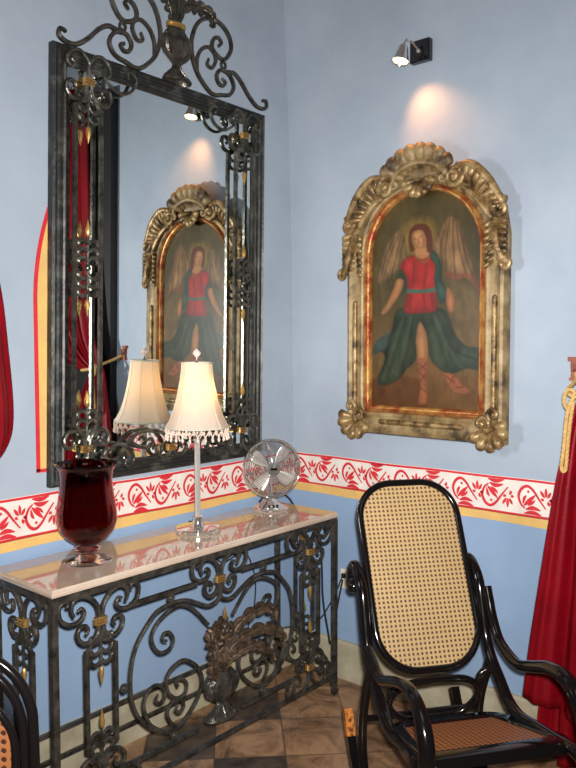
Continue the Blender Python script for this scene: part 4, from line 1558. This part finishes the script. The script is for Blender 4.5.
# wings
wl = c1([(225, 300), (222, 235), (205, 198), (178, 200), (140, 255), (115, 330), (108, 400), (130, 402), (165, 380), (205, 345), (235, 320)])
wr_ = c1([(335, 262), (360, 205), (398, 160), (428, 172), (455, 250), (485, 360), (512, 465), (488, 430), (462, 405), (432, 410), (405, 405), (375, 350), (345, 300)])
put(poly_mask(wl, 2.0, form=10), lerp((0.14, 0.092, 0.045), (0.34, 0.235, 0.13), f3))
put(poly_mask(wr_, 2.0, form=10), lerp((0.15, 0.095, 0.045), (0.33, 0.22, 0.115), f3))
for L in ([(200, 205), (160, 290), (130, 395)], [(205, 215), (185, 300), (165, 378)], [(212, 230), (205, 300), (198, 345)], [(180, 215), (140, 300), (118, 398)]):
    put(line_mask(c1(L), 0.7), (0.075, 0.045, 0.022), 0.6)
for L in ([(400, 175), (385, 280), (390, 390)], [(412, 175), (415, 300), (425, 405)], [(425, 190), (440, 300), (465, 400)], [(435, 200), (465, 330), (500, 440)], [(380, 210), (365, 280), (372, 345)]):
    put(line_mask(c1(L), 0.8), (0.07, 0.036, 0.02), 0.6)
put(poly_mask(c1([(380, 375), (430, 385), (490, 395), (515, 465), (488, 432), (462, 405), (430, 410), (400, 405)]), 2), (0.19, 0.065, 0.03), 0.7)
# skirt
sk = c2([(190, 30), (280, 15), (375, 28), (405, 75), (430, 140), (470, 180), (520, 190), (522, 268), (470, 268), (430, 285), (392, 288), (340, 250), (322, 200), (305, 110), (285, 80), (270, 150), (272, 232), (230, 280), (200, 320), (150, 345), (115, 345), (108, 310), (140, 240), (125, 205), (95, 215), (88, 195), (110, 150), (165, 120)])
put(poly_mask(sk, 1.8, form=9), lerp((0.022, 0.036, 0.024), (0.055, 0.085, 0.055), np.clip(f2 * 1.3 - 0.2, 0, 1)))
put(poly_mask(c2([(165, 120), (110, 150), (88, 195), (95, 215), (150, 180)]), 3), (0.05, 0.095, 0.105), 0.7)
for L in ([(230, 60), (200, 160), (150, 320)], [(260, 70), (240, 180), (215, 290)], [(330, 70), (370, 180), (400, 270)], [(360, 60), (420, 190), (510, 235)], [(205, 60), (160, 150), (130, 300)]):
    put(line_mask(c2(L), 1.3, 2.5), (0.014, 0.024, 0.018), 0.6)
for L in ([(215, 70), (180, 170), (135, 310)], [(345, 60), (395, 180), (450, 262)], [(250, 60), (225, 170), (190, 300)]):
    put(line_mask(c2(L), 1.0, 2.5), (0.075, 0.12, 0.085), 0.5)
# legs and sandals
leg = c2([(283, 85), (305, 110), (318, 160), (318, 235), (312, 320), (318, 405), (300, 418), (284, 410), (290, 330), (276, 238), (272, 150)])
put(poly_mask(leg, 1.4, form=5), lerp((0.30, 0.155, 0.075), (0.40, 0.22, 0.11), f2))
put(poly_mask(c2([(276, 238), (316, 238), (312, 320), (318, 405), (300, 418), (284, 410), (290, 330)]), 2), (0.27, 0.085, 0.045), 0.65)
put(poly_mask(c2([(384, 290), (420, 294), (445, 325), (478, 352), (470, 366), (430, 362), (402, 335)]), 1.2), (0.29, 0.115, 0.06))
for L in ([(278, 250), (312, 275)], [(314, 250), (284, 280)], [(288, 290), (312, 315)], [(312, 292), (290, 325)], [(388, 300), (425, 325)], [(420, 300), (404, 335)], [(288, 350), (315, 370)], [(430, 345), (460, 340)]):
    put(line_mask(c2(L), 0.6), (0.12, 0.025, 0.02), 0.7)
# torso, drape, belt
torso = c1([(262, 298), (300, 305), (330, 292), (348, 340), (362, 390), (345, 440), (352, 525), (300, 538), (222, 532), (235, 450), (222, 400), (204, 350), (215, 318), (240, 305)])
put(poly_mask(torso, 1.6, form=9), lerp((0.24, 0.012, 0.012), (0.42, 0.028, 0.022), f2))
for L in ([(260, 330), (258, 400), (250, 440)], [(310, 340), (305, 400), (300, 435)], [(250, 460), (245, 520)], [(300, 460), (305, 525)], [(330, 460), (338, 520)]):
    put(line_mask(c1(L), 1.2, 2), (0.13, 0.008, 0.01), 0.6)
put(line_mask(c1([(262, 300), (285, 325), (305, 330), (330, 305)]), 1.0), (0.22, 0.12, 0.04), 0.8)
put(poly_mask(c1([(232, 437), (290, 442), (345, 437), (348, 453), (290, 458), (230, 452)]), 1), (0.055, 0.12, 0.095))
put(poly_mask(c1([(325, 285), (350, 300), (368, 350), (372, 410), (392, 450), (385, 490), (365, 500), (350, 450), (340, 400), (345, 350), (325, 315)]), 1.6, form=5), lerp((0.016, 0.042, 0.038), (0.045, 0.10, 0.085), f2))
# arms
put(poly_mask(c1([(204, 355), (185, 400), (200, 455), (228, 445), (232, 400), (220, 372)]), 1.2), (0.035, 0.055, 0.035))
put(poly_mask(c1([(190, 392), (218, 402), (205, 450), (165, 510), (135, 540), (122, 530), (148, 490), (175, 430)]), 1.2, form=4), (0.34, 0.17, 0.075))
put(poly_mask(c1([(392, 440), (410, 455), (422, 500), (415, 538), (400, 535), (388, 500)]), 1.2, form=4), (0.34, 0.16, 0.075))
# neck, face, hair
put(poly_mask(c1([(272, 270), (312, 275), (322, 300), (300, 318), (268, 305)]), 1.2), (0.36, 0.20, 0.10))
put(poly_mask(c1([(240, 200), (262, 178), (298, 176), (325, 200), (334, 250), (332, 290), (312, 290), (306, 240), (290, 205), (262, 205), (250, 235), (262, 275), (245, 285), (236, 245)]), 1.4), (0.11, 0.035, 0.016))
put(poly_mask(c1([(250, 212), (272, 198), (296, 205), (306, 235), (304, 262), (290, 275), (272, 268), (256, 245)]), 1.2, form=5), (0.42, 0.235, 0.12))
put(poly_mask(c1([(290, 215), (306, 235), (304, 262), (292, 272), (292, 245)]), 3), (0.27, 0.12, 0.06), 0.6)
for L in ([(258, 236), (268, 232)], [(279, 229), (290, 226)], [(274, 235), (280, 248), (275, 250)]):
    put(line_mask(c1(L), 0.45), (0.10, 0.035, 0.02), 0.8)
put(line_mask(c1([(274, 258), (286, 255)]), 0.5), (0.33, 0.05, 0.04), 0.8)
put(poly_mask(c1([(240, 200), (262, 178), (298, 176), (320, 195), (295, 196), (268, 194), (248, 212)]), 1.2), (0.12, 0.036, 0.016))
img = np.clip(img, 0, 1) ** 1.12 * np.array([0.76, 0.67, 0.54])
img *= (0.66 + 0.62 * f3)[..., None]
img *= (0.9 + 0.2 * fbm(9, 40, 60, 2))[..., None]
ytop = IS + IW + 0.004
mb = MB()
zg = ytop - (ytop - IB + 0.004) * zsn
yg = -IW - 0.004 + (2 * IW + 0.008) * xs
idx = -np.ones((GH, GW), int)
vs, cols = [], []
for r_ in range(GH):
    for c_ in range(GW):
        z, a = zg[r_], yg[c_]
        if z > IS and math.hypot(a, z - IS) > IW + 0.012:
            continue
        idx[r_, c_] = len(vs)
        vs.append(P3(a, z, 0.020))
        cols.append(img[r_, c_])
fs = []
for r_ in range(GH - 1):
    for c_ in range(GW - 1):
        q = (idx[r_, c_], idx[r_, c_ + 1], idx[r_ + 1, c_ + 1], idx[r_ + 1, c_])
        if min(q) >= 0:
            fs.append(q)
me = bpy.data.meshes.new('canvas')
me.from_pydata([(p[0], p[1] - YP, p[2] - ZP) for p in vs], [], fs)
ca = me.color_attributes.new('paint', 'FLOAT_COLOR', 'POINT')
ca.data.foreach_set('color', np.concatenate([np.clip(np.array(cols), 0, 1), np.ones((len(cols), 1))], 1).ravel())
me.materials.append(M_paint)
cvs = bpy.data.objects.new('canvas', me)
COL.objects.link(cvs)
cvs.parent = fp
cvs['label'] = 'painting of a winged angel in a red tunic and green skirt'

# ------------------------------------------------------------------ wall spotlight
sp = thing('wall_spotlight', (0, -0.695, 2.765), 'small lit chrome spotlight on a dark wall plate above the painting', 'spotlight')
mb = MB(); mb.box((-0.030, -0.748, 2.722), (0, -0.655, 2.812)); o = mb.build('wall_plate', M_blackplate, sp, False)
bv = o.modifiers.new('bevel', 'BEVEL'); bv.width = 0.004; bv.segments = 2
hb = Vector((-0.105, -0.672, 2.765))
hdv = Vector((-0.22, 0.10, -0.95)).normalized()
mb = MB()
mb.tube(spl([(-0.028, -0.70, 2.765), (-0.06, -0.69, 2.79), (-0.09, -0.68, 2.80), tuple(hb - hdv * 0.01)], 5), 0.005, 8)
mb.ball((-0.034, -0.70, 2.765), 0.010)
mb.build('arm', M_chrome, sp)
MS = hdv.to_track_quat('Z', 'Y').to_matrix()
mb = MB()
mb.lathe([(0.001, -0.012), (0.014, -0.010), (0.020, 0.0), (0.024, 0.02), (0.033, 0.052), (0.036, 0.060), (0.034, 0.060), (0.030, 0.052), (0.021, 0.02), (0.001, 0.012)], 24, hb, M=MS)
hd_ = mb.build('lamp_head', M_chrome, sp)
mb = MB()
mb.lathe([(0.001, 0.030), (0.022, 0.032), (0.030, 0.048), (0.022, 0.060), (0.001, 0.064)], 20, hb, M=MS)
mb.build('halogen_bulb', M_sbulb, hd_)
add_light('spotlight_beam', 'SPOT', tuple(hb + hdv * 0.075), 10, (1.0, 0.40, 0.14), (0.02, -0.80, 2.36), spot_size=math.radians(84), spot_blend=1.0, shadow_soft_size=0.02)

# ------------------------------------------------------------------ rocking chair
H = math.radians(-126.356)
rk = thing('rocking_chair', (-0.789, -1.342, 0), 'black bentwood rocking chair with pale cane back in front of the right wall', 'rocking chair', rz=H, local=True)


def rrect(w, h, r, n=8):
    pts = []
    for cx, cy, a0 in ((w / 2 - r[0], h / 2 - r[0], 0), (-w / 2 + r[0], h / 2 - r[0], 90), (-w / 2 + r[1], -h / 2 + r[1], 180), (w / 2 - r[1], -h / 2 + r[1], 270)):
        rr = r[0] if cy > 0 else r[1]
        for i in range(n + 1):
            a = math.radians(a0 + 90 * i / n)
            pts.append((cx + rr * math.cos(a), cy + rr * math.sin(a)))
    return pts


def cane_sheet(mb_name, outline, to3, m, parent, thick=0.003):
    """flat woven panel with UVs in metres"""
    me = bpy.data.meshes.new(mb_name)
    n = len(outline)
    vs = [to3(a, b, thick / 2) for a, b in outline] + [to3(a, b, -thick / 2) for a, b in outline]
    fs = [tuple(range(n)), tuple(range(2 * n - 1, n - 1, -1))] + [(i, i + n, (i + 1) % n + n, (i + 1) % n) for i in range(n)]
    me.from_pydata(vs, [], fs)
    uv = me.uv_layers.new(name='uv')
    for lp in me.loops:
        a, b = outline[lp.vertex_index % n]
        uv.data[lp.index].uv = (a + 1.0, b + 1.0)
    me.materials.append(m)
    o = bpy.data.objects.new(mb_name, me)
    COL.objects.link(o)
    o.parent = parent
    return o


tl = math.radians(25.9)
BW, BH, BX, BZ = 0.386, 0.653, -0.234, 0.483


def back3(a, b, d=0.0):
    # a across (+ = sitter's left), b up the panel from its middle, d forward
    t = b + BH / 2
    return (BX - math.sin(tl) * t + math.cos(tl) * d, a, BZ + math.cos(tl) * t + math.sin(tl) * d)


ol = rrect(BW - 0.022, BH - 0.022, (0.125, 0.135), 10)
mb = MB()
mb.tube([back3(a, b) for a, b in ol], 0.0125, 10, closed=True)
bk = mb.build('back_frame', M_black, rk)
cane_sheet('cane_back', rrect(BW - 0.036, BH - 0.036, (0.118, 0.128), 10), back3, M_cane, bk)['label'] = 'pale straw cane back panel'

st = math.radians(13.4)
SX0, SX1, SZ = -0.175, 0.205, 0.395


def seat3(f_, l_, d=0.0):
    return (f_ * math.cos(st) - math.sin(st) * d, l_, SZ + f_ * math.sin(st) + math.cos(st) * d - 0.005)


def seat_outline(gr):
    return [(-0.122 - gr, 0.149 + gr * 0.7), (-0.122 - gr, -0.149 - gr * 0.7), (0.151 + gr, -0.19 - gr), (0.151 + gr, 0.19 + gr)]


def round_poly(pts, r, n=5):
    out = []
    m_ = len(pts)
    for i in range(m_):
        p0, p1, p2 = [np.array(pts[(i + k_) % m_]) for k_ in (-1, 0, 1)]
        a = p1 + (p0 - p1) / np.linalg.norm(p0 - p1) * r
        b = p1 + (p2 - p1) / np.linalg.norm(p2 - p1) * r
        for j in range(n + 1):
            t = j / n
            out.append(tuple((1 - t) ** 2 * a + 2 * t * (1 - t) * p1 + t * t * b))
    return out


so, si = round_poly(seat_outline(0.058), 0.07), round_poly(seat_outline(0.0), 0.02)
mb = MB()
ns = len(so)
ringsd = [(so, -0.018), (so, 0.012), (round_poly(seat_outline(0.050), 0.066), 0.018), (round_poly(seat_outline(0.006), 0.024), 0.018), (si, 0.012), (si, -0.018)]
vs = [seat3(p[0], p[1], d) for ring, d in ringsd for p in ring]
mb.add(vs, [(i * ns + j, i * ns + (j + 1) % ns, ((i + 1) % 6) * ns + (j + 1) % ns, ((i + 1) % 6) * ns + j) for i in range(6) for j in range(ns)])
sf = mb.build('seat_frame', M_black, rk)
cane_sheet('cane_seat', round_poly(seat_outline(0.004), 0.02), lambda a, b, d=0.0: seat3(a, b, d + 0.010), M_cane_o, sf)['label'] = 'amber cane seat panel'

POST = [(-.440, .722), (-.458, .742), (-.456, .775), (-.432, .798), (-.396, .788), (-.348, .740), (-.315, .640), (-.288, .560), (-.248, .505), (-.195, .462), (-.13, .412), (-.06, .396), (.03, .410), (.13, .425), (.24, .44), (.30, .40), (.30, .32), (.22, .25), (.12, .18), (.05, .10), (.03, .035)]
ARM_ = [(-.328, .725), (-.310, .685), (-.280, .625), (-.226, .566), (-.120, .540), (-.03, .568), (.06, .602), (.14, .610), (.20, .580), (.238, .520), (.242, .44), (.225, .34), (.20, .22), (.21, .12), (.27, .05)]
RLEG = [(-.262, .50), (-.285, .44), (-.318, .36), (-.335, .29), (-.338, .21), (-.315, .13), (-.27, .065)]
ROCK = [(-.545, .270), (-.49, .195), (-.42, .130), (-.33, .075), (-.2, .035), (-.05, .016), (.12, .018), (.30, .045), (.46, .105), (.58, .19)]
for sx in (-1, 1):
    la_, lb_ = sx * 0.212, sx * 0.232
    mb = MB()
    P = spl(POST, 6)
    mb.tube([(f_, la_ + sx * 0.0, z) for f_, z in P], 0.0186, 12)
    mb.ball((POST[0][0], la_, POST[0][1]), 0.022)
    mb.build('side_post', M_black, rk)
    mb = MB()
    P = spl(ARM_ if sx > 0 else [(-.232, .585)] + ARM_[4:], 6)
    mb.tube([(f_, lb_, z) for f_, z in P], [0.0168 * (1.0 + 0.40 * math.exp(-((i / len(P) - 0.56) / 0.16) ** 2)) for i in range(len(P))], 12)
    mb.build('arm', M_black, rk)
    mb = MB()
    mb.tube([(f_, la_, z) for f_, z in spl(RLEG, 6)], 0.0155, 12)
    mb.build('rear_leg', M_black, rk)
    mb = MB()
    tipf = -0.475 if sx < 0 else -0.555
    P = spl([(tipf, .268), (tipf + .045, .198)] + ROCK[2:] if sx > 0 else [(-.4405, .191), (-.385, .115)] + ROCK[3:], 6)
    mb.tube([(f_, sx * 0.222, z) for f_, z in P], 0.015, 4, up=(0, 1, 0), square=True, flat=1.0)
    rr_ = mb.build('rocker', M_black, rk)
    if sx == -1:  # this tip is coloured orange to imitate a lamp's glint on black gloss
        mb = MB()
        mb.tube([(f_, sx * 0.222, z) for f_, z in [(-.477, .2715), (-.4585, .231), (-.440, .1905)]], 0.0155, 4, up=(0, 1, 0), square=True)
        mb.build('rocker_tip_glint', M_warm_glint, rr_, label='rear tip of the black rocker with a warm lamp reflection painted on')
# stretcher ring between the posts below the back
ring = [(-0.03, .470), (-0.105, .460), (-0.150, .425), (-0.150, .375), (-0.095, .328), (0, .322), (0.095, .328), (0.150, .375), (0.150, .425), (0.105, .460), (0.03, .470)]
mb = MB()
mb.tube([(-0.235 - (0.40 - z) * 0.3, l_, z) for l_, z in spl(ring, 5, True)], 0.0115, 10, closed=True)
mb.build('stretcher_ring', M_black, rk)
for sx in (-1, 1):
    mb = MB()
    mb.tube(spl([(-.205, sx * .205, .478), (-.225, sx * .180, .480), (-.228, sx * .158, .462), (-.232, sx * .152, .420)], 5), 0.010, 10)
    mb.build('stretcher_bracket', M_black, rk)
for f_, z in ((-.30, .10), (.20, .10)):
    mb = MB()
    mb.tube([(f_, -0.22, z), (f_, 0.22, z)], 0.012, 10)
    mb.build('cross_stretcher', M_black, rk)
mb = MB()
mb.tube([(-.338, -0.212, .30), (-.338, 0.212, .30)], 0.0115, 10)
mb.build('rear_stretcher', M_black, rk)

# ------------------------------------------------------------------ bentwood chair at the lower left edge
fh = Vector((fw.x, fw.y, 0)).normalized()
lh = Vector((-fh.y, fh.x, 0))
bw = thing('bentwood_chair', (-2.231, -0.979, 0), 'black bentwood chair with an amber cane back at the lower left edge of the picture', 'chair', rz=math.atan2(fh.y, fh.x), local=True)
bz = 0.44
# local x forward (away from the camera), y left
HWb = 0.222


def arch_path(hw, ztop, r_, zb_):
    pts = [(-hw, zb_), (-hw, zb_ + 0.2), (-hw, ztop - r_ * 1.3)]
    for i in range(0, 13):
        a = PI - PI * i / 12
        c_ = math.cos(a)
        s_ = math.sin(a)
        sx_ = math.copysign(abs(c_) ** 0.8, c_)
        pts.append((hw * sx_, ztop - r_ * 1.3 + r_ * 1.3 * s_ ** 0.8 if s_ > 0 else ztop - r_ * 1.3))
    pts += [(hw, ztop - r_ * 1.3), (hw, zb_ + 0.2), (hw, zb_)]
    out = []
    for p in pts:
        if not out or (abs(out[-1][0] - p[0]) + abs(out[-1][1] - p[1])) > 1e-4:
            out.append(p)
    return out


for hw, zt_, rr in ((HWb, 1.024, 0.0095), (HWb - 0.018, 1.004, 0.0085)):
    mb = MB()
    P = spl(arch_path(hw, zt_, 0.13, 0.40), 4)
    mb.tube([(-0.02 * (z - 0.4), y, z) for y, z in P], rr, 10)
    mb.build('back_hoop', M_black, bw)
ol = rrect(0.374, 0.43, (0.10, 0.06), 8)
mb = MB()
mb.tube([(-0.008, a, 0.708 + b) for a, b in ol], 0.0075, 10, closed=True)
o = mb.build('back_frame', M_black, bw)
cane_sheet('cane_back', rrect(0.360, 0.415, (0.095, 0.055), 8), lambda a, b, d=0.0: (-0.008 + d, a, 0.708 + b), M_cane_d, o)['label'] = 'amber cane back panel'
mb = MB()
mb.lathe([(0.001, 0.425), (0.19, 0.425), (0.215, 0.43), (0.22, 0.445), (0.212, 0.458), (0.165, 0.46), (0.155, 0.452), (0.001, 0.452)], 36, (0.20, 0, 0))
mb.build('seat', M_black, bw)
for y in (-1, 1):
    mb = MB(); mb.tube(spl([(-0.0, y * HWb, 0.41), (-0.01, y * 0.215, 0.3), (-0.05, y * 0.20, 0.0)], 5), 0.014, 10); mb.build('leg', M_black, bw)
    mb = MB(); mb.tube(spl([(0.34, y * 0.14, 0.43), (0.36, y * 0.16, 0.25), (0.40, y * 0.19, 0.0)], 5), 0.014, 10); mb.build('leg', M_black, bw)
mb = MB()
mb.tube([(0.18 + 0.16 * math.cos(2 * PI * i / 32), 0.16 * math.sin(2 * PI * i / 32), 0.22) for i in range(32)], 0.009, 8, closed=True)
mb.build('stretcher_hoop', M_black, bw)


# ------------------------------------------------------------------ curtains
def drape(rows, npleat, name, parent=None, seed=0, depth=0.03, m=M_velvet, ns=90, nk=7):
    """rows: list of (z, y_or_x_left, y_right, centre_offset, pleat_depth) along the wall; returns 3D grid builder"""
    return rows


def curtain_sheet(rows, npl, fn, seed, ns=110, k=6):
    """rows (z_left, z_right, s_left, s_right, off, amp) interpolated smoothly downwards; fn(s, off, z) -> 3D"""
    R = spl(rows, k)
    rr = random.Random(seed)
    ph = [rr.random() * 6.28 for _ in range(4)]
    vs = []
    for (zl, zr, sl, sr, off, amp) in R:
        for i in range(ns + 1):
            t = i / ns
            s = sl + (sr - sl) * t
            z = zl + (zr - zl) * t
            p = math.sin(2 * PI * npl * t + ph[0]) * 0.6 + math.sin(2 * PI * npl * 0.53 * t + ph[1]) * 0.35 + math.sin(2 * PI * npl * 1.9 * t + ph[2]) * 0.16
            p2 = math.copysign(abs(p) ** 0.8, p) + 0.14 * math.sin(2 * PI * npl * 3.1 * t + ph[3])
            vs.append(fn(s, off + 1.25 * amp * p2, z))
    n_ = len(R)
    mb = MB()
    mb.add(vs, [(i * (ns + 1) + j, i * (ns + 1) + j + 1, (i + 1) * (ns + 1) + j + 1, (i + 1) * (ns + 1) + j) for i in range(n_ - 1) for j in range(ns)])
    return mb


cr = thing('velvet_curtain', (-0.12, -1.5, 0), 'red velvet curtain tied back with gold rope at the right edge', 'curtain', 'velvet curtains')
fR = lambda s, o, z: (-o, -s, z)
up_rows = [(3.05, 3.05, 1.60, 2.72, 0.10, 0.035), (2.6, 2.6, 1.58, 2.66, 0.10, 0.035), (2.2, 2.2, 1.55, 2.45, 0.11, 0.035), (1.85, 1.80, 1.52, 2.15, 0.12, 0.032), (1.6, 1.50, 1.485, 1.90, 0.13, 0.028), (1.47, 1.38, 1.440, 1.70, 0.135, 0.022), (1.385, 1.35, 1.412, 1.565, 0.12, 0.016), (1.355, 1.34, 1.418, 1.54, 0.115, 0.014)]
mb = curtain_sheet(up_rows, 6, fR, 1)
mb.build('upper_drape', M_velvet, cr)
lo_rows = [(1.37, 1.36, 1.408, 1.53, 0.115, 0.014), (1.25, 1.25, 1.376, 1.60, 0.12, 0.020), (1.05, 1.05, 1.335, 1.70, 0.125, 0.026), (0.75, 0.75, 1.292, 1.80, 0.13, 0.032), (0.45, 0.42, 1.252, 1.86, 0.135, 0.036), (0.262, 0.10, 1.232, 1.90, 0.14, 0.036)]
mb = curtain_sheet(lo_rows, 4.1, fR, 2)
o = mb.build('lower_drape', M_velvet, cr)
ln_rows = [(1.2, 1.2, 1.42, 1.58, 0.09, 0.008), (0.6, 0.6, 1.33, 1.8, 0.085, 0.020), (0.25, 0.25, 1.285, 1.86, 0.085, 0.024), (0.012, 0.012, 1.270, 1.88, 0.085, 0.026)]
mb = curtain_sheet(ln_rows, 6, fR, 3)
mb.build('under_drape', M_velvet, cr)
for c_ in cr.children:
    sm = c_.modifiers.new('thickness', 'SOLIDIFY')
    sm.thickness = 0.003

# rope tieback with hanging loop
rp = thing('curtain_tieback', (-0.12, -1.45, 1.36), 'gold twisted rope tieback knotted around the right red curtain', 'tieback')


def rope(mb, path, r=0.007, tw=34):
    P = [Vector(p) for p in spl(path, 10)]
    L = 0
    strands = [[], [], []]
    nrm = None
    for i, p in enumerate(P):
        t = (P[min(len(P) - 1, i + 1)] - P[max(0, i - 1)]).normalized()
        if nrm is None:
            nrm = t.orthogonal().normalized()
        nrm = (nrm - t * nrm.dot(t)).normalized()
        b_ = t.cross(nrm)
        if i:
            L += (p - P[i - 1]).length
        for q in range(3):
            a = L / r * 0.75 + q * 2 * PI / 3
            strands[q].append(p + (nrm * math.cos(a) + b_ * math.sin(a)) * r * 0.55)
    for s_ in strands:
        mb.tube(s_, r * 0.62, 7)


mb = MB()
rope(mb, [(-0.012, -1.365, 1.455), (-0.06, -1.385, 1.43), (-0.17, -1.395, 1.392), (-0.185, -1.46, 1.37), (-0.18, -1.54, 1.36), (-0.09, -1.565, 1.38), (-0.03, -1.50, 1.43)], 0.008)
mb.build('rope_band', M_rope, rp)
mb = MB()
rope(mb, [(-0.185, -1.425, 1.395), (-0.19, -1.405, 1.402), (-0.19, -1.392, 1.385), (-0.19, -1.390, 1.355), (-0.19, -1.402, 1.338), (-0.19, -1.418, 1.36), (-0.187, -1.425, 1.39)], 0.006)
rope(mb, [(-0.19, -1.415, 1.37), (-0.195, -1.402, 1.31), (-0.195, -1.396, 1.24), (-0.195, -1.390, 1.17), (-0.195, -1.386, 1.135), (-0.197, -1.394, 1.115), (-0.197, -1.403, 1.135), (-0.195, -1.406, 1.20), (-0.192, -1.412, 1.28), (-0.187, -1.420, 1.36)], 0.006)
mb.build('hanging_loop', M_rope, rp)
mb = MB()
mb.tube(spl([(0, -1.358, 1.462), (-0.02, -1.358, 1.462), (-0.03, -1.357, 1.465), (-0.032, -1.356, 1.49)], 5), 0.006, 8)
mb.box((-0.014, -1.372, 1.430), (0, -1.345, 1.508))
mb.box((-0.018, -1.364, 1.495), (0, -1.334, 1.512))
mb.box((-0.018, -1.376, 1.424), (0, -1.340, 1.436))
tag(mb.build('curtain_hook', M_term, None, False), 'small reddish brown wall hook above the gold rope tieback', 'hook')
cl_ = thing('velvet_curtain', (-1.6, -0.12, 0), 'dark red velvet curtain bulging in at the far left edge', 'curtain', 'velvet curtains')
fL = lambda s, o, z: (-s, -o, z)
rows = [(3.0, 3.0, 1.92, 2.85, 0.10, 0.03), (2.4, 2.4, 1.84, 2.7, 0.11, 0.03), (2.0, 2.0, 1.67, 2.4, 0.12, 0.03), (1.80, 1.80, 1.580, 2.2, 0.13, 0.02), (1.54, 1.54, 1.553, 2.05, 0.14, 0.014), (1.29, 1.27, 1.545, 1.95, 0.14, 0.012), (1.17, 1.15, 1.600, 1.85, 0.12, 0.012), (1.10, 1.10, 1.65, 1.80, 0.10, 0.012)]
mb = curtain_sheet(rows, 6, fL, 5)
mb.build('upper_drape', M_velvet, cl_)
rows = [(1.12, 1.12, 1.645, 1.80, 0.10, 0.012), (0.8, 0.8, 1.68, 1.95, 0.10, 0.02), (0.4, 0.4, 1.70, 2.05, 0.10, 0.024), (0.015, 0.015, 1.72, 2.1, 0.10, 0.024)]
mb = curtain_sheet(rows, 6, fL, 6)
mb.build('lower_drape', M_velvet, cl_)
for c_ in cl_.children:
    sm = c_.modifiers.new('thickness', 'SOLIDIFY')
    sm.thickness = 0.003
for o in list(bpy.data.objects):
    if '_local' in o:
        del o['_local']
